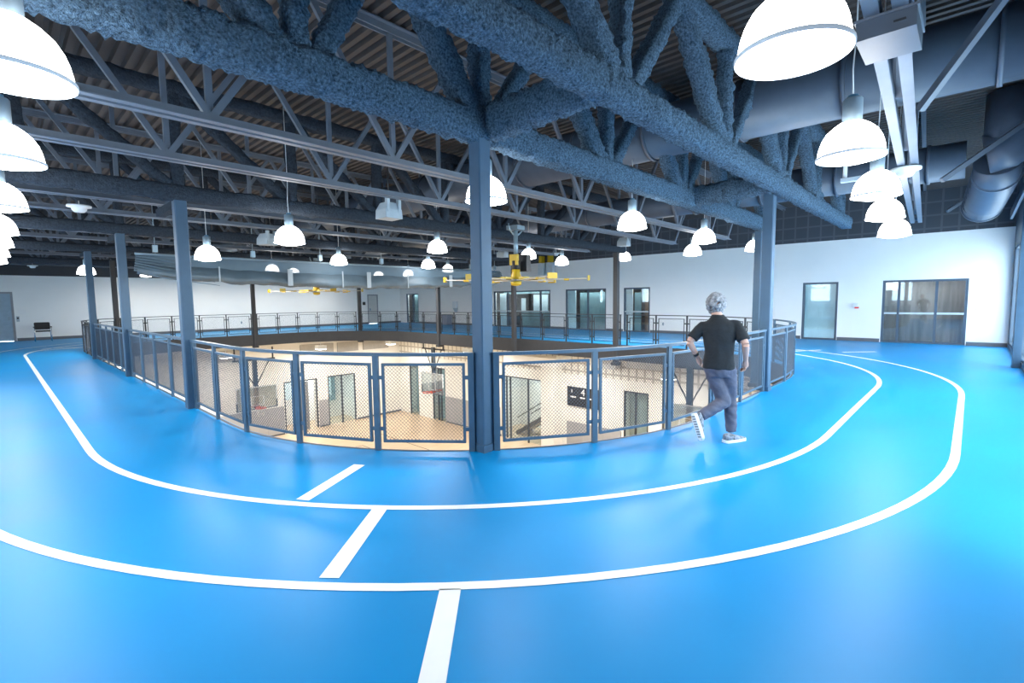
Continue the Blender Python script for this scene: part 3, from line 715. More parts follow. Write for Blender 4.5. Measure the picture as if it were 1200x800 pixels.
# ------------------------------------------------------------------ pendant lamps
def make_pendant(label, loc, cable_top):
    t = thing('pendant_lamp', label, 'pendant lamp', loc, group='white dome pendant lamps')
    R = 0.235; K = 0.84
    prof = [(R*1.03, 0.0), (R*1.04, 0.012), (R, 0.03), (R*0.985, 0.07*K), (R*0.95, 0.12*K), (R*0.88, 0.18*K), (R*0.76, 0.24*K), (R*0.58, 0.29*K), (R*0.40, 0.325*K), (R*0.29, 0.335*K)]
    sh = MB().lathe(prof, n=40).build('shade', M_lamp, t, label='glowing white acrylic dome shade')
    ln = MB().lathe([(R*0.99, 0.008), (R*0.8, -0.018), (R*0.5, -0.035), (R*0.2, -0.042), (0.0, -0.044)], n=40).build('lens', M_lens, t)
    MB().lathe([(R*1.035, -0.004), (R*1.055, 0.0), (R*1.055, 0.016), (R*1.03, 0.018)], n=40).build('rim', M_ring, t)
    hs = MB().lathe([(0.065, 0.27), (0.07, 0.28), (0.07, 0.46), (0.063, 0.47), (0.0, 0.47)], n=24).build('housing', M_alu, t)
    MB().lathe([(0.038, 0.47), (0.038, 0.495), (0.0, 0.5)], n=16).build('cap', mat('blue_cap', (0.10, 0.25, 0.38), 0.4), t)
    put('cable', cable_mesh(loc), t)
    return t
def cable_mesh(loc):
    x, y, z = loc; top = ZD-0.01                   # hung from a joist, a duct or the roof deck
    if abs(x-7.75) < 0.42: top = 3.935
    elif abs(x-11.9) < 0.34: top = 3.665
    elif any(abs(y-j) < 0.32 for j, _ in JY[1:]) and x < 15.3: top = 3.34
    me = MB().tube([(0, 0, 0.49), (0.008, 0, 0.7), (-0.004, 0.003, min(1.0, 0.5*(top-z)+0.35) if top-z > 0.75 else 0.49+0.5*(top-z-0.49)), (0, 0, top-z)] if top-z > 1.1 else [(0, 0, 0.49), (0, 0, max(0.52, top-z))], 0.006, 6).mesh('cable'); me.materials.append(M_whitep)
    return me
PL_ = []
ROWR = [(2.64, 0.67, 2.735), (4.93, 0.79, 2.75), (7.07, 0.87, 2.76), (9.21, 1.01, 2.76), (10.9, 1.05, 2.66)]
for i, q in enumerate(ROWR):
    PL_.append((q, ('nearest and largest white dome pendant of the right hand row', 'second white dome pendant of the right hand row', 'third white dome pendant of the right hand row', 'fourth white dome pendant of the right hand row', 'farthest white dome pendant of the right hand row')[i]))
for i, y in enumerate([3.4, 5.4, 7.95, 10.75, 13.1, 15.75, 18.2]):
    PL_.append(((0.14, y, 2.70), ORD[i]+' white dome pendant from the front in the left edge row'))
MID = [((4.74, 4.91, 2.96), 'white dome pendant partly hidden behind the middle column'),
       ((8.83, 5.00, 3.0), 'white dome pendant hanging alone right of the middle column'),
       ((12.43, 5.01, 3.01), 'larger of two white dome pendants close together left of the right hand column'),
       ((15.88, 6.76, 3.02), 'smaller lower white dome pendant just left of the right hand column pair'),
       ((13.54, 11.86, 3.12), 'white dome pendant just right of the near fan pole'),
       ((16.68, 12.74, 3.09), 'white dome pendant over the folded yellow wall brackets'),
       ((18.49, 10.82, 3.24), 'small white dome pendant beside the far window column'),
       ((4.16, 9.95, 2.79), 'white dome pendant above the left part of the curtain'),
       ((8.83, 11.19, 3.0), 'white dome pendant just left of the middle column'),
       ((8.33, 16.0, 2.91), 'white dome pendant over the centre of the curtain'),
       ((12.39, 16.32, 2.97), 'small white dome pendant low over the curtain left of the middle column'),
       ((15.92, 19.36, 3.07), 'small distant white dome pendant touching the middle column'),
       ((3.73, 13.74, 2.69), 'white dome pendant by the nearest left column'),
       ((2.2, 21.0, 2.60), 'white dome pendant half hidden by the third left column'),
       ((17.4, 5.33, 3.15), 'white dome pendant half hidden behind the right hand column'),
       ((7.17, 18.8, 2.72), 'white dome pendant seen through the curtain, first from the left'),
       ((8.47, 20.05, 2.70), 'white dome pendant seen through the curtain, second from the left'),
       ((12.4, 20.1, 2.70), 'white dome pendant seen through the curtain, brightest one right of centre'),
       ((13.2, 18.9, 2.75), 'white dome pendant seen through the curtain, last on the right')]
MIDN = [((5.2, 28.9, 2.93), 'white dome pendant over the far walkway behind the left part of the curtain'),
        ((8.4, 28.9, 2.93), 'white dome pendant over the far walkway behind the middle of the curtain'),
        ((11.6, 28.9, 2.93), 'white dome pendant over the far walkway behind the right half of the curtain'),
        ((14.8, 28.9, 2.93), 'white dome pendant over the far walkway near the far corner')]
KM = 0.85                                        # same lamp size as the rows
MID = [(((x*KM, y*KM, H+(z-H)*KM) if (x, y) not in ((2.2, 21.0),) and i < 15 else (x, y, z)), lab) for i, ((x, y, z), lab) in enumerate(MID)]
PL_ += MID+MIDN
p0 = None
for loc, lab in PL_:
    if p0 is None: p0 = make_pendant(lab, loc, 4.6)
    else:
        q = dup(p0, loc, random.uniform(0, 6), lab)
        for c in q.children:
            if c.name.startswith('cable'): c.data = cable_mesh(loc)
    if 12 < loc[1] < 17 and loc[0] > 1: continue
    ld = bpy.data.lights.new('pendant_light', 'AREA'); ld.shape = 'DISK'; ld.size = 0.4
    track = loc[1] < 2 or loc[0] < 1
    ld.energy = 14 if track else (48 if loc[1] > 25 else 80 if loc[0] > 13 else 55)
    ld.color = (0.95, 0.98, 1.0) if track else ((1.0, 0.90, 0.76) if loc[1] > 25 else (1.0, 0.97, 0.93))
    lo = bpy.data.objects.new('pendant_light', ld); COL.objects.link(lo); lo.location = (loc[0], loc[1], loc[2]-0.06)

# gym lamps under the track (warm wall washers)
def bay(label, x, y, z, sx=0.5, sy=0.5):
    t = thing('bay_light', label, 'light', (x, y, z), group='white gym bay lights under the track')
    MB().box(-sx/2, -sy/2, 0.03, sx/2, sy/2, 0.25).build('housing', M_whitep, t)
    MB().box(-sx/2+0.03, -sy/2+0.03, 0.0, sx/2-0.03, sy/2-0.03, 0.03).build('diffuser', M_lens, t)
    MB().tube([(0, 0, 0.25), (0, 0, -0.55-z)], 0.015, 6).build('rod', M_whitep, t)
    ld = bpy.data.lights.new('bay_lamp', 'AREA'); ld.size = 0.5; ld.energy = 120; ld.color = (1.0, 0.97, 0.91)
    lo = bpy.data.objects.new('bay_lamp', ld); COL.objects.link(lo); lo.location = (x, y, z-0.06)
bay('white gym light above the left basketball hoop', 8.2, 28.2, -1.25)
bay('white gym light under the far walkway at its middle', 13.5, 28.6, -1.25)
bay('white gym light in the far corner below the track', 18.0, 28.0, -1.25)
bay('white gym light in front of the stair opening', 17.8, 20.0, -1.25)
bay('white gym light beside the black scoreboard', 18.2, 13.8, -1.3)
bay('white gym light near the frosted gym door', 18.2, 8.6, -1.6)
for (x, y, z, e) in ((G_E+1.8, 18.6, -2.5, 90), (14.5, G_N+1.4, -3.15, 70)):
    ld = bpy.data.lights.new('hall_fill', 'AREA'); ld.size = 1.0; ld.energy = e; ld.color = (0.92, 0.97, 1.0)  # added unseen fill brightening the stair hall and the lobby
    lo = bpy.data.objects.new('hall_fill', ld); COL.objects.link(lo); lo.location = (x, y, z)
bay('white gym light over the left end of the far gym wall', 4.0, 28.2, -1.25)

# ------------------------------------------------------------------ hanging box speakers
def make_speaker(label, loc, top):
    t = thing('hanging_speaker', label, 'speaker', loc, group='grey box speakers under the roof')
    a, b, h = 0.165, 0.105, 0.27
    MB().add([(-a,-a,0),(a,-a,0),(a,a,0),(-a,a,0),(-a*0.96,-a*0.96,h*0.55),(a*0.96,-a*0.96,h*0.55),(a*0.96,a*0.96,h*0.55),(-a*0.96,a*0.96,h*0.55),(-b,-b,h),(b,-b,h),(b,b,h),(-b,b,h)],
             [(3,2,1,0),(0,1,5,4),(1,2,6,5),(2,3,7,6),(3,0,4,7),(4,5,9,8),(5,6,10,9),(6,7,11,10),(7,4,8,11),(8,9,10,11)]).build('cabinet', M_greyp, t)
    for s in (-1, 1): MB().box(s*0.11-0.025, -a*1.06, h*0.35, s*0.11+0.025, -a*0.6, h+0.06).build('bracket', M_greyp, t)
    MB().tube([(0, 0, h), (0, 0, top-loc[2])], 0.012, 6).build('rod', M_dark, t)
    return t
s0 = make_speaker('grey box speaker hanging left of the middle column', (4.82, 7.42, 3.03), 4.1)
dup(s0, (4.74, 12.65, 3.02), 0.4, 'grey box speaker hanging above the left part of the curtain')
dup(s0, (13.4, 13.05, 3.22), 0.2, 'small grey box speaker hanging just right of the middle column')
dup(s0, (14.15, 8.30, 3.30), 0.1, 'grey box speaker hanging just above a far pendant right of the fan')

# ------------------------------------------------------------------ large ceiling fans
def make_fan(label, loc, rot):
    t = thing('ceiling_fan', label, 'fan', loc, rot, group='large yellow ceiling fans')
    MB().tube([(0, 0, 0.45), (0, 0, 1.25)], 0.055, 14).build('pole', M_alu, t)
    mt = MB().box(-0.16, -0.16, 1.2, 0.16, 0.16, 1.3)
    for s in (-1, 1): mt.tube([(s*0.3, 0, 1.33), (s*0.26, 0, 1.2), (s*0.08, 0, 1.08)], 0.02, 6)
    mt.build('mount', M_alu, t)
    MB().lathe([(0.08, 0.0), (0.13, 0.02), (0.13, 0.10), (0.10, 0.18), (0.10, 0.26), (0.0, 0.26)], n=18).build('gearbox', M_yel, t)
    MB().lathe([(0.09, 0.24), (0.11, 0.28), (0.11, 0.46), (0.07, 0.5), (0, 0.5)], n=18).build('motor', M_black, t)
    MB().box(-0.1, -0.1, 0.36, -0.02, 0.12, 0.62).build('yellow_clamp', M_yel, t)
    MB().box(0.16, -0.2, 0.22, 0.36, 0.1, 0.62).build('control_box', M_dark, t)
    MB().lathe([(0, -0.02), (0.2, -0.02), (0.2, 0.02), (0, 0.02)], n=18).build('hub', M_alu, t)
    MB().lathe([(0, -0.14), (0.12, -0.12), (0.14, -0.03), (0, -0.03)], n=18).build('hub_cap', M_yel, t)
    for k in range(6):
        a = 2*pi*k/6; R = 1.75
        bl = MB().bar((0.18*cos(a), 0.18*sin(a), 0.0), (R*cos(a), R*sin(a), 0.02), 0.15, 0.022).build('blade', M_blade, t)
        MB().cbox((0.42*cos(a), 0.42*sin(a), 0.03), (0.24, 0.15, 0.07), rz=a).build('blade_root', M_yel2, bl)
        MB().cbox((1.22*cos(a), 1.22*sin(a), 0.0), (0.12, 0.17, 0.045), rz=a).build('blade_fence', M_yel, bl)
        MB().cbox((R*cos(a), R*sin(a), 0.03), (0.05, 0.22, 0.12), rz=a).build('winglet', M_yel2 if k % 2 else M_yel, bl)
    return t
f0 = make_fan('large yellow hubbed ceiling fan in front of the curtain right of the middle column', (8.80, 8.12, 2.09), 0.15)
dup(f0, (8.9, 19.0, 2.03), 0.42, 'distant yellow ceiling fan seen below the curtain at the left')

# ------------------------------------------------------------------ bunched divider curtain
def build_curtain():
    t = thing('divider_curtain', 'long grey bunched divider curtain hung across the gym below the roof', 'curtain', (0, 14.4, 0))
    n = 160; x0, x1 = 2.40, 14.6
    def sag(u):
        return 2.33 - 0.28*sin(pi*min(1, max(0, u*1.02)))**0.6
    mb = MB(); mb2 = MB(); vs = []; rows = 12; vs2 = []; r2 = 4
    for i in range(n+1):
        u = i/n; x = x0+(x1-x0)*u; zt = 2.79-0.02*sin(pi*u); zb = sag(u); zm = zt-(zt-zb)*0.42
        sw = 0.03*sin(u*60)*sin(u*pi*9)**2
        for j in range(rows+1):
            a = -0.35*pi + 1.25*pi*j/rows
            f = j/rows
            z = zm + (zb-zm)*sin(min(1, f)*pi/2) + 0.02*sin(u*95+j*1.7)*f + sw
            y = -0.18*sin(pi*f) + 0.03*noise.noise(Vector((u*24, f*5, 1.0)))
            vs.append((x, y, z))
        for j in range(r2+1):
            f = j/r2; vs2.append((x, -0.02*sin(f*pi)+0.015*noise.noise(Vector((u*9, f*2, 4))), zt+(zm-0.05-zt)*f))
    fs = []
    R_ = rows+1
    for i in range(n):
        for j in range(rows): fs.append((i*R_+j, (i+1)*R_+j, (i+1)*R_+j+1, i*R_+j+1))
    mb.add(vs, fs, 0, True); mb.build('rolled_vinyl', M_curtain, t)
    # back side of the roll
    R2 = r2+1
    mb2.add(vs2, [(i*R2+j, (i+1)*R2+j, (i+1)*R2+j+1, i*R2+j+1) for i in range(n) for j in range(r2)], 0, True)
    mb2.build('mesh_top', M_net, t)
    MB().tube([(x0, 0, 2.8), (x1, 0, 2.78)], 0.03, 8).build('top_pipe', M_alu, t)
    # gathered folds at both ends
    for e, (xx, sg) in enumerate(((x0, 1), (x1, -1))):
        fo = MB()
        for k in range(7):
            z = 2.74-0.055*k
            pts = [(xx-sg*0.03*k*0.3, -0.06-0.012*k, z), (xx+sg*0.5, -0.14, z-0.05-0.02*k), (xx+sg*(1.1+0.1*k), -0.17, z-0.13-0.035*k)]
            fo.tube(pts, [0.035, 0.03, 0.008], 6, flat=0.7)
        fo.build('gathered_folds', M_curtain, t)
    for x in (4.1, 5.9, 7.5, 8.4, 9.9, 11.8, 13.2):
        u = (x-x0)/(x1-x0); w = 0.14 if x in (5.9, 8.4, 11.8) else 0.035
        MB().box(x-w/2, -0.215, sag(u)+0.0, x+w/2, -0.2, 2.55).build('strap', M_strap, t)
    for x in (2.8, 5.0, 6.9, 9.0, 11.0, 13.0, 14.3):
        r_ = MB().tube([(x, 0.0, 2.8), (x, 0, 4.9)], 0.012, 6)
        r_.box(x-0.05, -0.05, 2.85, x+0.05, 0.05, 3.02)
        r_.build('hanger_rod', M_alu, t)
build_curtain()

# ------------------------------------------------------------------ basketball hoops
def hoop(label, loc, rz):
    t = thing('basketball_hoop', label, 'basketball hoop', loc, rz, group='basketball hoops in the gym')
    # local: board faces -Y, rim in front; z=0 at rim height
    MB().box(-0.92, 0.0, -0.05, 0.92, 0.03, 1.0).build('backboard', M_board, t)
    fr = MB()
    for a, b in (((-0.95, 0.015, -0.08), (0.95, 0.015, -0.08)), ((-0.95, 0.015, 1.03), (0.95, 0.015, 1.03)), ((-0.95, 0.015, -0.08), (-0.95, 0.015, 1.03)), ((0.95, 0.015, -0.08), (0.95, 0.015, 1.03))): fr.bar(a, b, 0.05, 0.05)
    fr.build('board_frame', M_whitep, t)
    pd = MB().box(-0.97, -0.02, -0.12, 0.97, 0.05, -0.06)
    for s in (-1, 1): pd.box(s*0.95-0.03, -0.02, -0.1, s*0.95+0.03, 0.05, 0.3)
    pd.build('edge_pad', mat('pad_grey_dark', (0.16, 0.18, 0.20), 0.6), t)
    sq = MB()
    for a, b in (((-0.3, -0.005, 0.1), (0.3, -0.005, 0.1)), ((-0.3, -0.005, 0.55), (0.3, -0.005, 0.55)), ((-0.3, -0.005, 0.1), (-0.3, -0.005, 0.55)), ((0.3, -0.005, 0.1), (0.3, -0.005, 0.55))): sq.bar(a, b, 0.05, 0.006)
    sq.build('target_square', M_white, t)
    rim = MB().tube([(0.23*cos(2*pi*k/24), -0.38+0.23*sin(2*pi*k/24), 0) for k in range(25)], 0.022, 8, cap=False)
    rim.box(-0.1, -0.16, -0.08, 0.1, 0.0, 0.02); rb = rim.build('rim', M_orange, t)
    net = MB()
    for k in range(12):
        for s in (-1, 1):
            pts = []
            for j in range(5):
                f = j/4; r = 0.23-0.10*f; a = 2*pi*k/12+s*f*0.8
                pts.append((r*cos(a), -0.38+r*sin(a), -0.42*f))
            net.tube(pts, 0.008, 4, cap=False)
    net.build('net', M_white, rb)
    MB().box(-0.1, 0.06, -0.1, 0.1, 0.22, 2.5).build('mast', M_frame, t)
    MB().bar((-1.0, 0.14, 2.4), (1.0, 0.14, 2.4), 0.08, 0.08).build('crossbar', M_dark, t)
    for s in (-1, 1):
        MB().bar((s*0.75, 0.14, 2.4), (s*0.08, 0.14, 1.15), 0.04, 0.04).build('brace', M_dark, t)
        MB().bar((s*0.9, 0.14, 2.4), (s*0.9, 0.14, 3.0), 0.06, 0.06).build('hanger', M_dark, t)
hoop('basketball hoop at the left seen through the near left railing bay', (8.9, 26.1, -3.65), 0)
hoop('basketball hoop hanging right of centre seen above the court corner', (16.75, 22.0, -3.5), -pi/2)
hoop('basketball hoop frame hanging behind the running man', (17.0, 7.3, -3.3), -pi/2)

# ------------------------------------------------------------------ things on the far walkway
# chair
ch = thing('side_chair', 'black stacking chair with chrome legs against the far left wall', 'chair', (1.52, 30.3, 0))
MB().box(-0.24, -0.22, 0.43, 0.24, 0.22, 0.48).build('seat', M_black, ch)
MB().add([(-0.25, 0.2, 0.52), (0.25, 0.2, 0.52), (0.25, 0.24, 0.52), (-0.25, 0.24, 0.52), (-0.24, 0.27, 0.84), (0.24, 0.27, 0.84), (0.24, 0.31, 0.84), (-0.24, 0.31, 0.84)],
         [(0,3,2,1),(4,5,6,7),(0,1,5,4),(1,2,6,5),(2,3,7,6),(3,0,4,7)]).build('backrest', M_black, ch)
for s in (-1, 1):
    MB().tube([(s*0.27, -0.22, 0.0), (s*0.27, -0.22, 0.62)], 0.013, 8).build('leg', M_chrome, ch)
    MB().tube([(s*0.27, 0.26, 0.0), (s*0.26, 0.22, 0.5), (s*0.25, 0.28, 0.82)], 0.013, 8).build('leg', M_chrome, ch)
    MB().box(s*0.27-0.03, -0.24, 0.62, s*0.27+0.03, 0.2, 0.655).build('armrest', M_black, ch)
    MB().tube([(s*0.27, -0.22, 0.15), (s*0.27, 0.25, 0.15)], 0.01, 6).build('stretcher', M_chrome, ch)
# bin, dispenser, alarm, notices
t = thing('litter_bin', 'grey litter bin on the far walkway beside a column', 'bin', (20.85, 25.6, 0))
MB().box(-0.22, -0.26, 0, 0.22, 0.26, 0.6).build('body', mat('bin_grey', (0.27, 0.29, 0.36), 0.5), t)
MB().box(-0.23, -0.27, 0.6, 0.23, 0.27, 0.68).build('lid', mat('bin_lid', (0.20, 0.22, 0.27), 0.5), t)
t = thing('towel_dispenser', 'white wall dispenser with grey base above the litter bin', 'dispenser', (XE, 25.0, 0.95))
MB().box(-0.2, -0.17, 0.16, 0, 0.17, 0.6).build('cover', M_whitep, t)
MB().add([(-0.18,-0.16,0.16),(0,-0.16,0.16),(0,0.16,0.16),(-0.18,0.16,0.16),(-0.08,-0.09,-0.1),(0,-0.09,-0.1),(0,0.09,-0.1),(-0.08,0.09,-0.1)], [(0,1,2,3),(7,6,5,4),(0,4,5,1),(1,5,6,2),(2,6,7,3),(3,7,4,0)]).build('tray', M_greyp, t)
t = thing('fire_alarm', 'white and red fire alarm on the right hand wall', 'alarm', (XE, 3.03, 1.27))
MB().box(-0.06, -0.07, -0.06, 0, 0.07, 0.10).build('plate', M_whitep, t)
MB().box(-0.07, -0.10, -0.10, 0, 0.02, -0.045).build('strobe', M_red, t)
t = thing('thermostat', 'small pale thermostat on the wall right of the wood lined window', 'thermostat', (XE, -0.16, 1.17))
MB().box(-0.03, -0.05, -0.06, 0, 0.05, 0.06).build('case', M_whitep, t)
def outlet(label, loc, ax):
    t = thing('wall_outlet', label, 'outlet', loc, group='grey wall outlets')
    if ax == 'X':
        MB().box(-0.012, -0.045, -0.07, 0, 0.045, 0.07).build('plate', M_greyp, t)
        MB().box(-0.016, -0.02, 0.015, -0.012, 0.02, 0.05).box(-0.016, -0.02, -0.05, -0.012, 0.02, -0.015).build('sockets', M_dark, t)
    else:
        MB().box(-0.045, -0.012, -0.07, 0.045, 0, 0.07).build('plate', M_greyp, t)
        MB().box(-0.02, -0.016, 0.015, 0.02, -0.012, 0.05).box(-0.02, -0.016, -0.05, 0.02, -0.012, -0.015).build('sockets', M_dark, t)
outlet('grey outlet low on the white wall left of the running man', (XE, 10.35, 0.42), 'X')
outlet('grey outlet low on the far wall under the curtain', (10.1, YN, 0.45), 'Y')
tag(MB().box(0.82, YN-0.012, 1.2, 1.08, YN-0.002, 1.42).build('notice', M_white), 'white paper notice on the far left wall beside the door', 'notice')
t = thing('door_hardware_box', 'small grey access control box beside the far left door', 'box', (0.80, YN, 1.0))
MB().box(-0.05, -0.06, -0.12, 0.05, 0, 0.12).build('case', M_greyp, t)
MB().box(-0.03, -0.065, 0.0, 0.03, -0.06, 0.07).build('keypad', M_dark, t)
t = thing('alarm_bell', 'small dark bell box on the far column by the corner', 'alarm', (14.2, 24.75, 1.5))
MB().tube([(0, 0, 0), (0.12, -0.08, 0)], 0.09, 14).build('gong', M_dark, t)
# folded bracket with yellow arms high on the far right wall
t = thing('folded_bracket', 'folded wall bracket with yellow arms and pale panels high on the far wall', 'bracket', (XE, 17.15, 3.0))
for s in (-0.33, 0.28):
    MB().box(-0.35, s-0.09, 0.62, -0.05, s+0.09, 0.98).build('arm', M_yel, t)
    pl_ = MB().box(-0.3, s-0.20, -0.05, -0.1, s+0.2, 0.6).build('panel', mat('pale_bracket_panel', (0.66, 0.74, 0.78), 0.4), t)

# ------------------------------------------------------------------ the running man
def realise(mb, voxel, smooth=6, name='m', fac=0.5):
    me = mb.mesh(name); o = bpy.data.objects.new(name, me); COL.objects.link(o)
    r = o.modifiers.new('r', 'REMESH'); r.mode = 'VOXEL'; r.voxel_size = voxel; r.use_smooth_shade = True
    if smooth:
        s = o.modifiers.new('s', 'SMOOTH'); s.iterations = smooth; s.factor = fac
    bpy.context.view_layer.update()
    dg = bpy.context.evaluated_depsgraph_get(); out = bpy.data.meshes.new_from_object(o.evaluated_get(dg))
    bpy.data.objects.remove(o); out.polygons.foreach_set('use_smooth', [True]*len(out.polygons))
    return out
def loft(mb, rings, n=20):
    """rings: (centre, half width along s, half depth along v, tilt axis rotation)"""
    vs = []; fs = []
    for (c, a, b, rot) in rings:
        for k in range(n):
            t = 2*pi*k/n; x = a*cos(t); y = b*sin(t)
            vs.append((c[0]+x*cos(rot)-y*sin(rot), c[1]+x*sin(rot)+y*cos(rot), c[2]))
    m = len(rings)
    for i in range(m-1):
        for k in range(n): k2 = (k+1) % n; fs.append((i*n+k, i*n+k2, (i+1)*n+k2, (i+1)*n+k))
    fs.append(tuple(reversed(range(n)))); fs.append(tuple((m-1)*n+k for k in range(n)))
    mb.add(vs, fs, 0, True)
# local frame: +X right in the view, +Y away from the viewpoint, Z up
J = dict(shL=(-0.185, 0.06, 1.305), shR=(0.16, 0.05, 1.325), elL=(-0.325, 0.0, 1.115), elR=(0.255, -0.05, 1.105),
         wrL=(-0.235, 0.06, 0.945), wrR=(0.262, 0.06, 0.925), hipL=(-0.085, 0.0, 0.84), hipR=(0.085, 0.0, 0.84),
         knL=(0.055, -0.01, 0.455), knR=(0.115, 0.10, 0.47), anL=(-0.185, -0.25, 0.325), anR=(0.135, 0.02, 0.105))
J = {k: Vector(v) for k, v in J.items()}
body = MB()
hc = Vector((-0.055, 0.115, 1.54))
body.ball(hc, (0.075, 0.095, 0.115), 20, 14)
body.ball(hc+Vector((0, 0.05, -0.06)), (0.055, 0.06, 0.06), 14, 10)          # jaw
body.tube([hc+Vector((0, 0.09, 0.02)), hc+Vector((0, 0.112, -0.02))], [0.009, 0.016], 8)   # nose
for s in (-1, 1):
    body.ball(hc+Vector((s*0.078, 0.0, -0.01)), (0.012, 0.022, 0.032), 10, 8)  # ears
    body.ball(hc+Vector((s*0.03, 0.088, 0.008)), 0.011, 8, 6)                  # eyes
body.ball(hc+Vector((0, 0.103, -0.058)), (0.024, 0.01, 0.008), 10, 6)          # mouth
body.tube([hc+Vector((0, -0.03, -0.07)), (-0.035, 0.06, 1.40), (-0.02, 0.04, 1.32)], [0.055, 0.058, 0.07], 14)
loft(body, [((-0.005, 0.0, 0.80), 0.145, 0.10, 0), ((-0.008, 0.01, 0.95), 0.125, 0.085, 0), ((-0.012, 0.03, 1.15), 0.15, 0.10, 0), ((-0.016, 0.045, 1.30), 0.165, 0.09, 0), ((-0.02, 0.05, 1.38), 0.08, 0.06, 0)])
for S in 'LR':
    body.tube([J['sh'+S], J['sh'+S].lerp(J['el'+S], 0.5), J['el'+S]], [0.052, 0.048, 0.038], 12)
    body.tube([J['el'+S], J['el'+S].lerp(J['wr'+S], 0.35), J['wr'+S]], [0.038, 0.037, 0.025], 12)
    body.tube([J['hip'+S], J['kn'+S]], [0.075, 0.05], 12); body.tube([J['kn'+S], J['kn'+S].lerp(J['an'+S], 0.35), J['an'+S]], [0.05, 0.052, 0.034], 12)
    # hand: palm, four curled fingers, thumb
    w = J['wr'+S]; d = (w-J['el'+S]).normalized()
    d = (d*0.6 + Vector((0.12 if S == 'L' else -0.02, 0.35, -0.75))).normalized()
    side = Vector((0.25 if S == 'L' else -0.25, 0.85, 0.3)); side = (side-d*side.dot(d)).normalized(); nrm = d.cross(side).normalized()
    if (nrm.x > 0) != (S == 'L'): nrm = -nrm
    pc = w+d*0.055
    body.tube([w, w+d*0.03, w+d*0.075, w+d*0.092], [0.025, 0.032, 0.036, 0.03], 12, flat=0.62)
    for q, (off, L) in enumerate(((0.028, 0.062), (0.010, 0.072), (-0.009, 0.068), (-0.026, 0.052))):
        b = w+d*0.085+side*off; k1 = b+d*(L*0.5)+nrm*0.008; k2 = k1+d*(L*0.3)+nrm*(L*0.30); k3 = k2+d*(L*0.05)+nrm*(L*0.35)
        body.tube([b, k1, k2, k3], [0.0095, 0.009, 0.008, 0.007], 8)
    tb = w+d*0.03+side*0.028
    body.tube([tb, tb+side*0.022+d*0.03, tb+side*0.024+d*0.058+nrm*0.012], [0.012, 0.010, 0.008], 8)
bme = realise(body, 0.006, 4, 'person')
M_skin = mat('skin', (0.48, 0.29, 0.23), 0.5, var=0.05, scale=15)
bme.materials.append(M_skin)
PX_, PY_ = 5.53, 2.02
vdir = atan2(PY_, PX_)
person = put('person', bme, None, (PX_, PY_, 0)); person.rotation_euler = (0, 0, vdir-pi/2)
tag(person, 'grey haired person in a black t-shirt and grey trousers jogging away by the railing', 'person')
# t-shirt
sh = MB()
loft(sh, [((-0.012, -0.005, 0.825), 0.170, 0.125, 0), ((-0.010, 0.0, 0.90), 0.162, 0.12, 0), ((-0.010, 0.012, 1.02), 0.152, 0.112, 0), ((-0.012, 0.03, 1.16), 0.168, 0.118, 0), ((-0.014, 0.045, 1.27), 0.186, 0.120, 0), ((-0.018, 0.05, 1.325), 0.178, 0.108, 0), ((-0.024, 0.052, 1.365), 0.115, 0.088, 0), ((-0.028, 0.056, 1.395), 0.080, 0.074, 0), ((-0.032, 0.062, 1.425), 0.064, 0.066, 0)], 24)
for S in 'LR':
    a, b = J['sh'+S], J['el'+S]; e = a.lerp(b, 0.80)
    sh.tube([a.lerp(Vector((0, 0.045, 1.33)), 0.35), a, a.lerp(e, 0.5), e], [0.046, 0.055, 0.062, 0.070], 16)
sme = realise(sh, 0.009, 14, 't_shirt')
for v in sme.vertices:                                        # creases
    c = v.co; k = 0.006*noise.noise(Vector((c.x*9+c.z*5, c.y*6, c.z*4-c.x*6)))*1.6
    v.co += v.normal*k
sme.materials.append(mat('black_cotton', (0.005, 0.009, 0.014), 0.85, var=0.25, scale=20, bump=0.25, bscale=35))
put('t_shirt', sme, person, label='black short sleeved t-shirt')
# trousers
tr = MB()
loft(tr, [((-0.008, 0.0, 0.74), 0.135, 0.115, 0), ((-0.008, 0.0, 0.82), 0.158, 0.118, 0), ((-0.008, 0.0, 0.89), 0.150, 0.108, 0)], 22)
for S in 'LR':
    h, k, a = J['hip'+S], J['kn'+S], J['an'+S]
    tr.tube([h, h.lerp(k, 0.5), k], [0.088, 0.088, 0.072], 16)
    tr.ball(k, 0.072, 14, 10)
    tr.tube([k, k.lerp(a, 0.35), k.lerp(a, 0.98)], [0.070, 0.070, 0.056], 16)
tme = realise(tr, 0.009, 6, 'trousers')
for v in tme.vertices:
    c = v.co; v.co += v.normal*0.008*noise.noise(Vector((c.x*12, c.y*8, c.z*22+c.x*10)))
tme.materials.append(mat('grey_track_trousers', (0.075, 0.082, 0.125), 0.75, var=0.18, scale=14, bump=0.35, bscale=25))
put('trousers', tme, person, label='grey loose track trousers')
# curly grey hair
hr = MB(); rnd = random.Random(5)
for i in range(520):
    t = rnd.uniform(0, 2*pi); z = rnd.uniform(-0.95, 1.0); r = sqrt(max(0, 1-z*z))
    p = Vector((r*cos(t)*0.096, r*sin(t)*0.108, z*0.118))
    if p.y > 0.05 and p.z < 0.05: continue
    if p.z < -0.03 and p.y > 0.01: continue
    hr.ball(hc+p+Vector((0, -0.008, 0.008)), rnd.uniform(0.010, 0.020), 6, 5)
hme = realise(hr, 0.0055, 1, 'hair')
hme.materials.append(mat('grey_curly_hair', (0.27, 0.28, 0.305), 0.85, var=0.5, scale=26, bump=1.0, bscale=90, dist=0.02))
put('hair', hme, person, label='short curly grey hair')
# wristwatch
wp = J['wrL']; wd = (J['elL']-wp).normalized()
MB().tube([wp+wd*0.02, wp+wd*0.05], 0.033, 16).build('wristwatch', M_black, person)
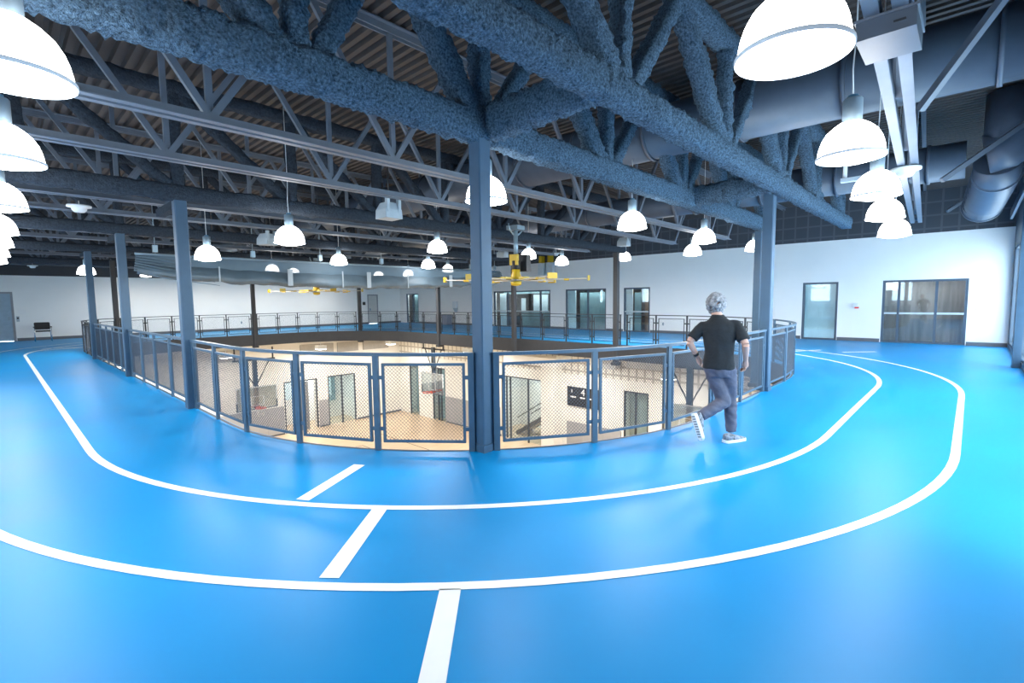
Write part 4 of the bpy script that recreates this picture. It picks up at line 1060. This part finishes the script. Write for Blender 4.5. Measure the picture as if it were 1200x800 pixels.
# sneakers: built along +X (toe), sole at z=0, then placed
def sneaker(M, label):
    L = 0.29
    def outline(u): return 0.040+0.014*sin(pi*min(1, u*1.25-0.0)) if u < 0.8 else 0.054*sqrt(max(0.0, 1-((u-0.8)/0.205)**2))
    up = MB(); so = MB(); n = 16; rings = []
    vs = []; K = 16
    for i in range(K+1):
        u = i/K; w = max(0.012, 0.036+0.012*sin(pi*u)) if u < 0.85 else 0.046*sqrt(max(0.05, 1-((u-0.85)/0.16)**2))
        top = 0.105-0.0*u if u < 0.3 else 0.105-0.07*((u-0.3)/0.7)**0.8
        if u < 0.06: w *= 0.75
        x = -0.08+L*u
        vs.append([(x, w*cos(2*pi*k/n), 0.028+(top-0.028)*max(0, sin(2*pi*k/n))**0.7 if sin(2*pi*k/n) > 0 else 0.028) for k in range(n)])
    fl = [p for r in vs for p in r]; fs = []
    for i in range(K):
        for k in range(n): k2 = (k+1) % n; fs.append((i*n+k, i*n+k2, (i+1)*n+k2, (i+1)*n+k))
    fs += [tuple(reversed(range(n))), tuple(K*n+k for k in range(n))]
    up.add([M @ Vector(p) for p in fl], fs, 0, True)
    o = up.build('sneaker', mat('grey_white_sneaker', (0.20, 0.22, 0.26), 0.6, var=0.8, scale=32), person, label=label)
    m = 14; a = []; 
    for i in range(m+1):
        u = i/m; w = (0.040+0.014*sin(pi*u)) if u < 0.85 else 0.050*sqrt(max(0.04, 1-((u-0.85)/0.16)**2))
        if u < 0.05: w *= 0.8
        a.append((-0.085+(L+0.01)*u, w))
    top = [(x, w, 0.032) for x, w in a] + [(x, -w, 0.032) for x, w in reversed(a)]
    bot = [(x, w, 0.0) for x, w in a] + [(x, -w, 0.0) for x, w in reversed(a)]
    N = len(top)
    so.add([M @ Vector(p) for p in top+bot], [tuple(range(N)), tuple(reversed(range(N, 2*N)))] + [(i, N+i, N+(i+1) % N, (i+1) % N) for i in range(N)], 0)
    s_ = so.build('sole', M_white, o)
    g = MB()
    for i in range(9):
        x = -0.06+0.028*i; g.add([M @ Vector(p) for p in [(x, -0.034, -0.002), (x+0.014, -0.034, -0.002), (x+0.014, 0.034, -0.002), (x, 0.034, -0.002), (x, -0.034, 0.004), (x+0.014, -0.034, 0.004), (x+0.014, 0.034, 0.004), (x, 0.034, 0.004)]],
                             [(0,3,2,1),(4,5,6,7),(0,1,5,4),(1,2,6,5),(2,3,7,6),(3,0,4,7)])
    g.build('tread', mat('dark_tread', (0.20, 0.22, 0.26), 0.7), o)
def frame(o, xa, za):
    xa = Vector(xa).normalized(); za = Vector(za); za = (za-xa*za.dot(xa)).normalized(); ya = za.cross(xa)
    return Matrix(((xa.x, ya.x, za.x, o[0]), (xa.y, ya.y, za.y, o[1]), (xa.z, ya.z, za.z, o[2]), (0, 0, 0, 1)))
sneaker(frame((0.125, 0.0, 0.003), (0.72, 0.70, 0), (0, 0, 1)), 'grey and white running shoe planted on the floor')
# raised foot: toe points down, sole faces back and left
sneaker(frame((-0.235, -0.30, 0.275), (0.30, -0.10, -0.95), (0.80, 0.55, 0.2)), 'grey and white running shoe kicked up behind, sole showing')

# ------------------------------------------------------------------ world and view
w = bpy.data.worlds.new('daylight'); SC.world = w; w.use_nodes = True
bg = w.node_tree.nodes['Background']; bg.inputs['Color'].default_value = (0.72, 0.86, 1.0, 1); bg.inputs['Strength'].default_value = 7.2
SC.view_settings.view_transform = 'Standard'; SC.view_settings.look = 'None'; SC.view_settings.exposure = 0.78; SC.view_settings.gamma = 1.0
